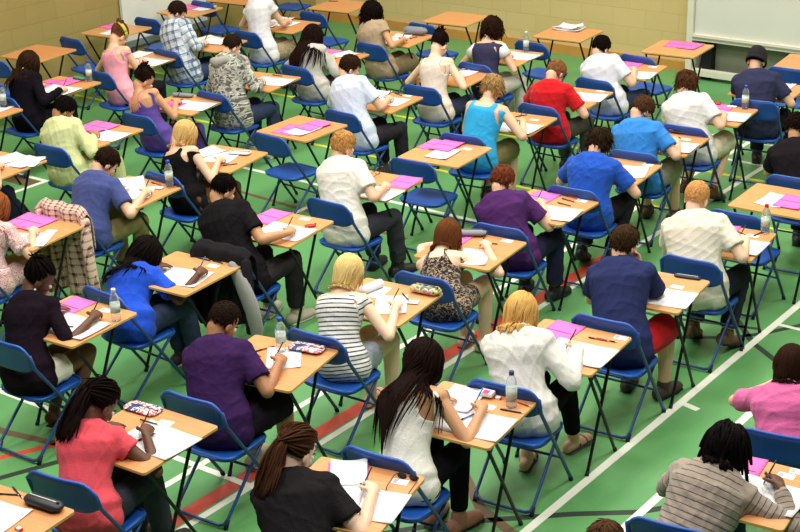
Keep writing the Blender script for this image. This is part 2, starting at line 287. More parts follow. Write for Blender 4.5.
ITEMS=[
('D2', 'pink', -0.317, 0.216, 0.0),
('D2', 'sheet', 0.028, -0.092, 5.0),
('D3', 'sheet', -0.236, 0.285, 0.0),
('D3', 'spread', 0.117, -0.045, 4.0),
('D49', 'sheet', -0.265, 0.387, -15.0),
('D49', 'spread', 0.034, 0.088, 5.0),
('D50', 'pink', -0.113, 0.262, 0.0),
('D50', 'sheet', 0.108, 0.166, 10.0),
('D27', 'spread', -0.136, 0.07, -10.0),
('D27', 'sheet', -0.206, -0.077, 20.0),
('D27', 'sheet', -0.181, 0.465, 0.0),
('D28', 'pen', -0.21, 0.155, 20.0),
('D30', 'stack', -0.08, 0.252, 0.0),
('D31', 'pink', -0.081, 0.177, 0.0),
('D31', 'pink', 0.09, 0.207, 0.0),
('D25', 'pink', -0.166, 0.236, 0.0),
('D25', 'sheet', 0.04, 0.182, -30.0),
('D25', 'pen', 0.176, 0.293, 10.0),
('D32', 'sheet', -0.015, 0.069, 10.0),
('D32', 'sheet', 0.004, -0.185, 0.0),
('D32', 'pen', 0.145, 0.085, 80.0),
('D32', 'bagcase', 0.082, 0.543, 0.0),
('D33', 'sheet', 0.032, 0.347, 0.0),
('D33', 'pen', -0.023, 0.232, 40.0),
('D33', 'pen', -0.002, 0.065, 70.0),
('D34', 'spread', 0.196, 0.053, 0.0),
('D34', 'bottle', 0.1, 0.424, 0.0, 'clear'),
('D36', 'spread', 0.197, 0.015, 3.0),
('D36', 'card', 0.172, 0.281, 0.0),
('D37', 'pink', -0.057, 0.186, 0.0),
('D37', 'spread', 0.147, -0.163, 0.0),
('D37', 'card', 0.177, 0.2, 0.0),
('D38', 'pink', -0.146, 0.291, 0.0),
('D38', 'darkcase', 0.0, 0.346, 8.0),
('D38', 'darkcase', 0.005, 0.1, 10.0),
('D38', 'spread', 0.106, -0.106, 0.0),
('D38', 'card', 0.133, 0.147, 0.0),
('D39', 'pink', -0.023, 0.192, 0.0),
('D39', 'spread', 0.132, -0.06, 0.0),
('D39', 'redcase', -0.099, 0.324, 5.0),
('D39', 'card', 0.056, 0.378, 0.0),
('D39', 'bottle', 0.181, 0.363, 0.0, 'blue'),
('D40', 'sheet', 0.08, 0.279, 0.0),
('D40', 'pen', 0.092, 0.367, 0.0),
('D42', 'card', 0.193, 0.24, 0.0),
('D42', 'sheet', 0.161, 0.021, 15.0),
('D42', 'pen', 0.234, 0.289, 10.0),
('D44', 'sheet', -0.026, -0.025, 0.0),
('D44', 'pink', 0.104, -0.015, 0.0),
('D43', 'pink', -0.06, 0.268, 0.0),
('D43', 'spread', 0.167, -0.065, 0.0),
('D43', 'pen', 0.069, 0.172, -30.0),
('D43', 'pen', 0.19, 0.23, 70.0),
('D43', 'card', 0.164, 0.173, 0.0),
('D43', 'bottle', 0.223, 0.314, 0.0, 'red'),
('D45', 'darkcase', 0.145, 0.288, 10.0),
('D45', 'card', 0.139, 0.101, 0.0),
('D45', 'spread', 0.256, -0.099, 0.0),
('D46', 'pink', -0.122, 0.208, 0.0),
('D46', 'spread', 0.173, -0.071, 0.0),
('D46', 'redpen', 0.136, 0.165, 0.0),
('D46', 'pen', 0.185, 0.175, 5.0),
('D46', 'card', 0.241, 0.255, 0.0),
('D35', 'sheet', 0.019, -0.184, 20.0),
('D35', 'sheet', 0.2, -0.169, 0.0),
('D35', 'card', 0.131, 0.144, 0.0),
('D35', 'pen', -0.024, 0.215, 60.0),
('D20', 'pink', -0.132, 0.148, 0.0),
('D20', 'spread', 0.178, -0.112, 5.0),
('D20', 'pen', 0.088, 0.199, -5.0),
('D20', 'pen', 0.107, 0.104, -5.0),
('D20', 'redpen', 0.068, 0.281, -10.0),
('D20', 'card', 0.173, 0.251, 0.0),
('D19', 'pink', -0.214, 0.316, 0.0),
('D19', 'greycase', -0.122, 0.225, 20.0),
('D19', 'sheet', 0.094, -0.127, 20.0),
('D19', 'card', 0.158, 0.254, 0.0),
('D19', 'pen', 0.077, 0.146, 20.0),
('D21', 'pink', -0.187, 0.14, 0.0),
('D21', 'sheet', 0.007, -0.048, 0.0),
('D21', 'card', 0.118, 0.168, 0.0),
('D21', 'pink', -0.1, 0.283, 0.0),
('D22', 'pink', 0.204, 0.227, 0.0),
('D22', 'spread', 0.178, -0.167, 0.0),
('D22', 'glasses', -0.134, 0.232, 0.0),
('D23', 'pink', -0.052, -0.109, 0.0),
('D23', 'sheet', 0.071, -0.07, 0.0),
('D23', 'card', 0.069, 0.187, 0.0),
('D23', 'pink', -0.074, 0.1, 0.0),
('D24', 'spread', 0.04, 0.02, 0.0),
('D24', 'sheet', -0.157, 0.245, 0.0),
('D24', 'pen', 0.042, 0.258, -20.0),
('D24', 'card', 0.131, 0.3, 0.0),
('D26', 'spread', 0.163, 0.028, 0.0),
('D26', 'pen', 0.05, 0.238, 0.0),
('D48', 'greycase', -0.163, 0.178, 10.0),
('D48', 'spread', 0.129, -0.043, 0.0),
('D48', 'pink', -0.07, -0.208, 0.0),
('D48', 'pen', -0.141, 0.069, 30.0),
('D10', 'spread', -0.066, -0.001, 15.0),
('D10', 'sheet', -0.205, 0.061, -20.0),
('D10', 'clearcase', 0.094, 0.16, 10.0),
('D10', 'pen', 0.198, -0.126, 50.0),
('D5', 'pink', -0.294, 0.29, 0.0),
('D5', 'spread', 0.14, -0.023, 0.0),
('D5', 'pink', -0.261, 0.418, 0.0),
('D5', 'pen', 0.016, 0.017, 80.0),
('D4', 'pink', -0.144, 0.006, 0.0),
('D4', 'pink', -0.201, 0.243, 0.0),
('D4', 'spread', 0.167, -0.146, 0.0),
('D4', 'greencase', 0.032, 0.263, 0.0),
('D4', 'bottle', 0.166, 0.282, 0.0, 'blue'),
('D53', 'sheet', 0.068, 0.268, 0.0),
('D53', 'darkcase', 0.033, 0.369, 0.0),
('D53', 'bottle', 0.074, 0.389, 0.0, 'blue'),
('D6', 'spread', 0.102, 0.142, 20.0),
('D6', 'sheet', -0.03, 0.201, -10.0),
('D6', 'sheet', 0.179, 0.304, 0.0),
('D9', 'sheet', -0.142, 0.16, 40.0),
('D9', 'sheet', 0.085, -0.004, 30.0),
('D9', 'redpen', 0.071, 0.224, -10.0),
('D9', 'card', 0.144, 0.149, 20.0),
('D9', 'bottle', 0.216, 0.213, 0.0, 'blue'),
('D7', 'pink', -0.204, 0.189, 0.0),
('D7', 'pink', -0.16, 0.284, 0.0),
('D7', 'spread', 0.087, -0.167, 25.0),
('D7', 'card', 0.147, 0.071, 10.0),
('D8', 'pink', -0.163, 0.147, 0.0),
('D8', 'spread', 0.086, -0.077, 0.0),
('D8', 'card', 0.089, 0.222, 0.0),
('D8', 'bottle', 0.262, 0.137, 0.0, 'whitecap'),
('D8', 'pen', 0.058, -0.11, 10.0),
('D11', 'pink', -0.213, 0.194, 0.0),
('D11', 'spread', 0.096, -0.061, 0.0),
('D11', 'card', 0.073, 0.236, 0.0),
('D11', 'redcase', 0.207, 0.111, 50.0),
('D12', 'spread', 0.045, -0.071, 10.0),
('D12', 'pen', -0.002, 0.261, -5.0),
('D12', 'pen', 0.11, 0.269, -5.0),
('D12', 'card', 0.122, 0.201, 0.0),
('D12', 'pen', 0.114, 0.07, -20.0),
('D13', 'sheet', 0.042, 0.072, 30.0),
('D13', 'magcase', 0.116, 0.224, 0.0),
('D13', 'bottle', -0.014, 0.139, 0.0, 'blue'),
('D13', 'redpen', -0.124, 0.139, 60.0),
('D14', 'magcase', -0.216, 0.228, 0.0),
('D14', 'spread', 0.198, 0.005, 0.0),
('D14', 'card', 0.021, 0.175, 10.0),
('D14', 'pen', -0.048, 0.121, 0.0),
('D14', 'pen', 0.051, -0.018, 80.0),
('D15', 'blackcase', 0.138, 0.266, 0.0),
('D15', 'sheet', 0.025, 0.035, 0.0),
('D15', 'eraser', 0.182, 0.028, 0.0),
('D15', 'pen', -0.108, 0.241, 20.0),
('D15', 'pen', -0.075, 0.292, -20.0),
('D16', 'thick', -0.078, 0.228, 25.0),
('D16', 'spread', 0.126, -0.049, 0.0),
('D16', 'sheet', -0.011, -0.062, 20.0),
('D16', 'sunglasses', 0.228, 0.239, 0.0),
('D16', 'card', 0.198, 0.206, 0.0),
('D16', 'pen', 0.097, 0.072, -10.0),
('D17', 'spread', 0.103, -0.092, 0.0),
('D17', 'sheet', -0.093, 0.126, 0.0),
('D17', 'card', 0.08, 0.12, 0.0),
('D17', 'box', 0.02, 0.226, 0.0),
('D17', 'bottle', 0.197, 0.18, 0.0, 'darkcap'),
('D17', 'redpen', 0.228, 0.236, -10.0),
('D17', 'eraser', 0.087, 0.232, 0.0),
('D17', 'pen', 0.226, 0.128, 10.0),
('D17', 'bluepen', 0.042, -0.058, 70.0),
('D18', 'roll', -0.15, 0.108, 0.0),
('D18', 'sheet', 0.088, -0.033, 30.0),
('D18', 'colourcase', 0.202, 0.244, 0.0),
('D18', 'pen', 0.127, 0.095, -45.0),
('D18', 'card', 0.195, 0.056, 20.0),
('D47', 'pink', -0.065, 0.241, 0.0),
('D47', 'spread', 0.15, -0.033, 0.0),
('D47', 'bluepen', 0.116, 0.134, -30.0),
('D47', 'pen', 0.143, 0.115, -40.0),
('D47', 'bluepen', 0.105, 0.106, -50.0),
('D47', 'card', 0.157, 0.201, 0.0),
('D47', 'card', 0.199, 0.28, 0.0),
]
HANDS={'D49': ((-0.012, 0.315, 0.785), (-0.2, 0.27, 0.775)), 'D3': ((-0.1, 0.416, 0.785), (-0.3, 0.338, 0.775)), 'D4': ((0.161, 0.33, 0.785), (-0.227, 0.306, 0.775)), 'D48': ((-0.1, 0.366, 0.785), (-0.23, 0.274, 0.775)), 'D10': ((0.037, 0.376, 0.785), (-0.201, 0.295, 0.775)), 'D5': ((0.016, 0.277, 0.785), (-0.232, 0.235, 0.775)), 'D26': ((0.026, 0.428, 0.785), (-0.214, 0.353, 0.775)), 'D27': ((-0.1, 0.52, 0.785), (-0.23, 0.282, 0.775)), 'D25': ((-0.055, 0.354, 0.785), (-0.295, 0.277, 0.775)), 'D32': ((0.069, 0.22, 0.785), (-0.236, 0.22, 0.775)), 'D24': ((-0.02, 0.436, 0.785), (-0.239, 0.245, 0.775)), 'D33': ((0.053, 0.312, 0.785), (-0.231, 0.271, 0.775)), 'D34': ((0.009, 0.315, 0.785), (-0.232, 0.242, 0.775)), 'D35': ((0.234, 0.452, 0.785), (-0.016, 0.342, 0.775)), 'D36': ((0.075, 0.3, 0.785), (-0.169, 0.236, 0.775)), 'D37': ((0.048, 0.39, 0.785), (-0.191, 0.309, 0.775)), 'D38': ((0.16, 0.22, 0.785), (-0.091, 0.22, 0.775)), 'D39': ((0.111, 0.363, 0.785), (-0.136, 0.318, 0.775)), 'D40': ((0.047, 0.272, 0.785), (-0.204, 0.252, 0.775)), 'X21': ((0.12, 0.36, 0.785), (-0.14, 0.34, 0.775)), 'D9': ((0.241, 0.222, 0.785), (-0.085, 0.291, 0.775)), 'D11': ((0.182, 0.22, 0.785), (-0.14, 0.29, 0.775)), 'D22': ((0.087, 0.22, 0.785), (-0.215, 0.233, 0.775)), 'D20': ((0.012, 0.426, 0.785), (-0.11800000000000001, 0.311, 0.775)), 'D42': ((0.099, 0.382, 0.785), (-0.149, 0.338, 0.775)), 'D12': ((0.219, 0.22, 0.785), (-0.085, 0.222, 0.775)), 'D7': ((0.11, 0.32, 0.785), (-0.14, 0.29, 0.775)), 'D8': ((0.157, 0.263, 0.785), (-0.127, 0.22, 0.775)), 'D19': ((0.053, 0.251, 0.785), (-0.189, 0.315, 0.775)), 'D43': ((0.134, 0.22, 0.785), (-0.154, 0.22, 0.775)), 'D45': ((0.105, 0.358, 0.785), (-0.143, 0.318, 0.775)), 'D18': ((0.144, 0.3, 0.785), (-0.155, 0.343, 0.775)), 'D13': ((0.115, 0.299, 0.785), (-0.086, 0.281, 0.775)), 'D46': ((0.134, 0.374, 0.785), (-0.091, 0.362, 0.775)), 'D17': ((0.181, 0.307, 0.785), (-0.027, 0.31, 0.775)), 'D14': ((0.069, 0.287, 0.785), (-0.126, 0.247, 0.775)), 'D16': ((0.115, 0.277, 0.785), (-0.139, 0.29, 0.775)), 'D47': ((0.32, 0.22, 0.785), (0.0, 0.22, 0.775)), 'X41': ((0.12, 0.36, 0.785), (-0.14, 0.34, 0.775))}
ONLY = None
LAMP_W, WORLD_S, EXPO = 430, .16, -1.0
# ------------------------------------------------------------------ camera
PITCH, ROLL, YAW, FPX, CAMZ = 22.120102798652646, 1.7800894718314415, -37.903013196988304, 1456.1182314594378, 4.547
cd = bpy.data.cameras.new('camera'); cam = bpy.data.objects.new('camera', cd); C.objects.link(cam)
cd.sensor_width = 36; cd.lens = FPX/800*36; cd.clip_end = 200
# view axes in world
y_, p_, r_ = R(YAW), R(PITCH), R(ROLL)
def w(v):  # camera-yaw frame -> world
    X, Y, Z = v; c, s = math.cos(y_), math.sin(y_); return Vector((c*X+s*Y, -s*X+c*Y, Z))
fwd = w((0, math.cos(p_), -math.sin(p_))); up0 = w((0, math.sin(p_), math.cos(p_))); rt0 = w((1, 0, 0))
rt = rt0*math.cos(r_) - up0*math.sin(r_); up = rt0*math.sin(r_) + up0*math.cos(r_)
Mx = Matrix((( rt.x, up.x, -fwd.x, 0), (rt.y, up.y, -fwd.y, 0), (rt.z, up.z, -fwd.z, CAMZ), (0,0,0,1)))
cam.matrix_world = Mx
bpy.context.scene.camera = cam

# ------------------------------------------------------------------ the hall
XL, YB, H = -13.6, 15.7, 7.2
def floormat():
    m = mat('sports_floor_green', (86,170,98), .45, spec=.35); N = NT(m)
    tc = N.n('ShaderNodeTexCoord')
    n = N.n('ShaderNodeTexNoise'); n.inputs['Scale'].default_value = .9; n.inputs['Detail'].default_value = 8; n.inputs['Roughness'].default_value = .65; N.l(tc.outputs['Object'], n.inputs['Vector'])
    col = N.mix(n.outputs['Fac'], srgb((70,137,76)), srgb((110,167,105)))
    n2 = N.n('ShaderNodeTexNoise'); n2.inputs['Scale'].default_value = 7; n2.inputs['Detail'].default_value = 9; n2.inputs['Roughness'].default_value = .75
    mp = N.n('ShaderNodeMapping'); mp.inputs['Rotation'].default_value = (0,0,.5); mp.inputs['Scale'].default_value = (1, .35, 1); N.l(tc.outputs['Object'], mp.inputs[0]); N.l(mp.outputs[0], n2.inputs['Vector'])
    cr = N.n('ShaderNodeValToRGB'); cr.color_ramp.elements[0].position = .56; cr.color_ramp.elements[1].position = .78; N.l(n2.outputs['Fac'], cr.inputs[0])
    col = N.mix(N.math('MULTIPLY', cr.outputs[0], .35), col, srgb((140,178,130)))
    N.l(col, N.b.inputs['Base Color'])
    N.l(N.math('ADD', N.math('MULTIPLY', n2.outputs['Fac'], .25), .3), N.b.inputs['Roughness'])
    return m
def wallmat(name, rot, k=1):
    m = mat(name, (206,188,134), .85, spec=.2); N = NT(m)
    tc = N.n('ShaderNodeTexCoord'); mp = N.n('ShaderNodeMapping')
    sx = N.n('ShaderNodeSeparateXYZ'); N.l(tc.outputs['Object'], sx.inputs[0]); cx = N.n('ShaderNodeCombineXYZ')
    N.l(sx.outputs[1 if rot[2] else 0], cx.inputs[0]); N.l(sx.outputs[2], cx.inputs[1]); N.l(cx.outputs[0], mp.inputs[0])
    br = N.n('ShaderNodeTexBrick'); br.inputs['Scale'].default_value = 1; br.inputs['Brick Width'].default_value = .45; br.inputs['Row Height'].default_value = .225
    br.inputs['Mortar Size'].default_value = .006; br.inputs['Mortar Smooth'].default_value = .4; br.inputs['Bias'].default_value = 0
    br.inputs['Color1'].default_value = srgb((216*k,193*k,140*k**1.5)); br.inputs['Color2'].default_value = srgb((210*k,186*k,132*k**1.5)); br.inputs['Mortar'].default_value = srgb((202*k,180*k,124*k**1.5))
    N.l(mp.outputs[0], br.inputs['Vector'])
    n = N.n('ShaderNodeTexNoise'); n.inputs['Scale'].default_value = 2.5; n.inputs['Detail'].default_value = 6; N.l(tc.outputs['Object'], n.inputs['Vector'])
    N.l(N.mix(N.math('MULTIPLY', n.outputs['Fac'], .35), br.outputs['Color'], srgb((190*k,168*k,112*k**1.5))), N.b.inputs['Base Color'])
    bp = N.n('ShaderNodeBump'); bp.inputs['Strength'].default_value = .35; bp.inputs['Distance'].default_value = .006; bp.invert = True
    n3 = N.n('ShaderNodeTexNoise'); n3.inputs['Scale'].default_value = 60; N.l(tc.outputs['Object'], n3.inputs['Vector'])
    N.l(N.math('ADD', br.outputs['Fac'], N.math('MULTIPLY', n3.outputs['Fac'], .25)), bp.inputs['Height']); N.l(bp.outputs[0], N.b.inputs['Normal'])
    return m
XR, YF = 5.0, -3.0
def struct(name, g, m): o = g.obj(name, m, smooth=False); o['kind'] = 'structure'; return o
struct('floor', Geo().box(XL-.3, XR, YF, YB+.3, -.2, 0), floormat())
struct('wall_back', Geo().box(XL-.3, XR, YB, YB+.3, 0, H), wallmat('block_wall_back', (R(90), 0, 0)))
struct('wall_left', Geo().box(XL-.3, XL, YF, YB, 0, H), wallmat('block_wall_left_shaded', (R(90), 0, R(90)), .76))  # same blocks, colour darkened to paint in this wall's dimmer light
struct('ceiling', Geo().box(XL-.3, XR, YF, YB+.3, H, H+.2), mat('ceiling_white', (190,190,184), .9))
M_skirt = mat('skirting_wood', (196,142,72), .5, var=.1, vscale=3)
struct('baseboard_back', Geo().box(XL+.03, XR, YB-.03, YB, 0, .12), M_skirt)
struct('baseboard_left', Geo().box(XL, XL+.03, YF, YB-.03, 0, .12), M_skirt)
struct('trim_1', Geo().box(XL, XL+.006, 9.93, 9.965, .12, H), mat('expansion_joint', (92,78,38), .9))

# painted court lines: each strip its own flat piece of trim
L_white = mat('line_white', (226,228,214), .6, var=.06, vscale=8); L_red = mat('line_red', (205,72,50), .6, var=.08, vscale=8)
L_yel = mat('line_yellow', (214,206,50), .6, var=.06); L_blk = mat('line_black', (40,52,42), .6, var=.1); L_blue = mat('line_blue', (70,112,150), .6, var=.08)
L_brown = mat('line_brown', (104,82,58), .6, var=.08)
_ln = [1]
def line(pts, wd, m, lvl=0):
    _ln[0] += 1
    P = [Vector((x, y, 0)) for x, y in pts]; g = Geo(); vs = []
    for i, p in enumerate(P):
        t = (P[min(i+1, len(P)-1)]-P[max(i-1, 0)]).normalized(); s = Vector((-t.y, t.x, 0))*wd/2
        z = .0012+.0006*lvl
        vs += [p+s+Vector((0,0,z)), p-s+Vector((0,0,z)), p+s+Vector((0,0,-.01)), p-s+Vector((0,0,-.01))]
    K = len(P); fs = []
    for i in range(K-1):
        a = 4*i; b = a+4
        fs += [(a, a+1, b+1, b), (a+1, a+3, b+3, b+1), (a+2, a, b, b+2)]
    fs += [(0, 2, 3, 1), (4*K-4, 4*K-3, 4*K-1, 4*K-2)]
    g.add(vs, fs); o = g.obj('trim_%d' % _ln[0], m, smooth=False); o['kind'] = 'structure'
line([(-3.84,3), (-3.84,15.2)], .055, L_white, 2)
line([(-3.40,3), (-3.40,9.44)], .055, L_white, 2)
line([(-3.84,9.45), (-1.5,9.45)], .04, L_white, 1)
line([(-3.84,7.93), (-3.70,7.90)], .05, L_white, 1)
line([(-5.50,2.5), (-5.45,9.95)], .05, L_white, 2)
line([(-5.60,2.5), (-5.55,9.95)], .11, L_red, 1)
line([(-5.92,4.2), (-5.92,13.0)], .05, L_white, 2)
line([(-6.18,6.0), (-6.16,10.4)], .07, L_blue, 1)
line([(-13.4,5.36), (-5.3,5.50)], .05, L_white, 3)
line([(-7.6,3.8), (-7.30,4.36), (-7.05,4.85), (-6.89,5.16), (-6.70,5.5)], .055, L_red, 0)
line([(-7.2,3.8), (-6.84,4.69), (-6.7,5.02), (-6.55,5.4)], .05, L_blk, 0)
line([(-8.4,5.06), (-7.3,5.09), (-6.7,5.22), (-6.2,5.28)], .06, L_brown, 0)
line([(-4.38,8.80), (-4.01,9.05), (-3.84,9.25), (-3.64,9.6), (-3.5,10.2)], .045, L_blk, 0)
line([(-4.1,9.35), (-3.84,9.05), (-3.6,8.88), (-3.0,8.6)], .05, L_blk, 0)
line([(-4.6,5.4), (-4.3,5.80), (-4.05,6.03), (-3.72,6.33), (-3.41,6.57), (-3.0,7.1)], .05, L_blk, 0)
line([(-4.5,6.35), (-4.2,6.09), (-3.91,5.97), (-3.4,5.9)], .07, L_brown, 0)
line([(-5.0,9.1), (-4.6,9.1), (-3.9,9.3)], .04, L_blk, 0)
line([(-11.16,8.2), (-11.16,8.70)], .05, L_white, 1)
line([(-12.4,8.66), (-11.14,8.68)], .05, L_white, 2)
line([(-12.2,8.55), (-11.2,8.55)], .18, L_brown, 0)
line([(-13.5,11.02), (-6.0,11.05)], .05, L_yel, 0)
line([(-13.5,12.28), (-3.0,12.44)], .05, L_yel, 0)
line([(-6.2,11.24), (-3.0,11.34)], .05, L_yel, 0)
line([(-5.92,9.9), (-5.9,15.4)], .05, L_white, 1)
line([(-5.46,9.9), (-5.44,15.2)], .05, L_white, 1)
line([(-6.6,13.5), (-4.0,13.48)], .05, L_white, 2)
line([(-5.9,12.84), (-4.0,12.86)], .05, L_white, 2)
line([(-8.5,13.2), (-8.45,8.0)], .05, L_white, 1)
line([(-10.2,9.55), (-7.2,9.35)], .05, L_brown, 0)
line([(-10.1,10.05), (-6.9,10.05)], .05, L_white, 1)
line([(-10.5,6.2), (-9.8,7.2), (-9.2,7.6), (-8.4,7.9), (-7.7,7.85)], .04, L_blk, 0)

# whiteboard cabinet against the back wall
wb = empty('whiteboard', (-6.2, 15.45, 0)); tag(wb, 'large framed whiteboard standing against the back wall at the right', 'whiteboard')
M_wf = mat('whiteboard_frame', (216,214,196), .5, var=.04); M_wbd = mat('whiteboard_surface', (214,213,204), .35, var=.04, vscale=1.2)
x0, x1 = -1.42, 3.0
Geo().box(x0+.08, x1, -.005, .03, .52, 2.6).obj('board_surface', M_wbd, wb, False)
Geo().box(x0, x0+.075, -.05, .20, 0.0, 2.7).obj('upright', M_wf, wb, False)
Geo().box(x1, x1+.075, -.05, .20, 0.0, 2.7).obj('upright', M_wf, wb, False)
Geo().box(x0+.075, x1, -.05, .03, .47, .54).obj('lower_rail', M_wf, wb, False)
Geo().box(x0+.08, x1, -.062, -.05, .50, .515).obj('pen_ledge', mat('ledge_grey', (150,148,132), .5), wb, False)
Geo().box(x0+.075, x1, -.05, .05, .05, .12).obj('foot_rail', M_wf, wb, False)
Geo().box(x0+.075, x1, .16, .20, .0, .46).obj('recess_shade_panel', mat('recess_shade_grey', (128,132,112), .8), wb, False)  # dark sheet standing in for the shaded wall below the board
for q in (x0+.17, x0+1.28): Geo().box(q, q+.12, .04, .15, .0, .455).obj('post', M_black, wb, False)

# pale poster board leaning on the left wall
pb = empty('display_board', (XL+.02, 12.9, 0)); tag(pb, 'pale display board standing against the left wall behind the plaid shirt', 'board')
Geo().box(0, .04, -.9, .55, .42, 2.4).obj('board_panel', mat('pale_board', (222,222,216), .6, var=.04), pb, False)
Geo().box(.0, .05, -.9, .55, .34, .42).obj('board_shade_strip', mat('board_shade_grey', (120,128,130), .6), pb, False)  # grey strip painting the shadow along the board's lower edge
for yy in (-.85, .45): Geo().box(.0, .05, yy, yy+.05, 0, .34).obj('leg', M_bluetube, pb, False)
for k in range(5): Geo().box(.04, .043, -.55, -.55+.28-.04*(k%3), 1.10-k*.055, 1.125-k*.055).obj('printed_line', mat('print_blue', (120,150,200), .7), pb, False)

# lamps of the hall: rows of ceiling fittings
M_lamp = bpy.data.materials.new('lamp_diffuser'); M_lamp.use_nodes = True
M_lamp.node_tree.nodes['Principled BSDF'].inputs['Emission Color'].default_value = (1, .97, .9, 1)
M_lamp.node_tree.nodes['Principled BSDF'].inputs['Emission Strength'].default_value = 3
for i, yy in enumerate((3.5, 8.0, 12.5)):
    for j, xx in enumerate((-10.0, -6.0, -2.0)):
        if (i, j) in ((0, 0),): pass
        t = empty('ceiling_light', (xx, yy, H)); tag(t, 'long white ceiling light above the hall, out of the picture', 'ceiling light', 'ceiling lights of the hall')
        Geo().box(-.25, .25, -.85, .85, -.10, -.0).obj('housing', M_wf, t, False)
        Geo().box(-.22, .22, -.8, .8, -.115, -.10).obj('diffuser', M_lamp, t, False)
        ld = bpy.data.lights.new('ceiling_lamp', 'AREA'); ld.shape = 'RECTANGLE'; ld.size = 1.2; ld.size_y = 2.6; ld.energy = LAMP_W; ld.color = (1, .965, .90)
        lo = bpy.data.objects.new('ceiling_lamp', ld); C.objects.link(lo); lo.location = (xx, yy, H-.13)
# even pale world background added as soft fill light
W = bpy.data.worlds.new('world'); bpy.context.scene.world = W; W.use_nodes = True
W.node_tree.nodes['Background'].inputs[0].default_value = (.93, .97, 1, 1); W.node_tree.nodes['Background'].inputs[1].default_value = WORLD_S
vs_ = bpy.context.scene.view_settings; vs_.view_transform = 'Standard'; vs_.look = 'None'; vs_.exposure = EXPO; vs_.gamma = 1; vs_.use_curve_mapping = False

# ------------------------------------------------------------------ exam desk
def make_desk():
    t = empty('exam_desk')
    g = Geo().slab(.60, .60, .722, .740, .022, mi=0, mside=1, bev=.002)
    g.obj('tabletop', [M_wood, M_edge], t, smooth=False)
    for sx in (-1, 1):
        x = sx*.262; xi = sx*.240
        l = Geo().tube([(x, -.245, .715), (x, -.235, .69), (x, .165, .012)], .0105, 8).obj('leg', M_black, t)
        Geo().tube([(x, .172, .0), (x, .158, .028)], .0135, 8).obj('foot_cap', M_rubber, l)
        l = Geo().tube([(xi, .135, .715), (xi, .125, .69), (xi, -.19, .012)], .0105, 8).obj('leg', M_black, t)
        Geo().tube([(xi, -.197, 0), (xi, -.183, .028)], .0135, 8).obj('foot_cap', M_rubber, l)
    Geo().tube([(-.262, -.245, .712), (.262, -.245, .712)], .0105, 8).obj('crossbar', M_black, t)
    Geo().tube([(-.240, .135, .712), (.240, .135, .712)], .0105, 8).obj('crossbar', M_black, t)
    return t

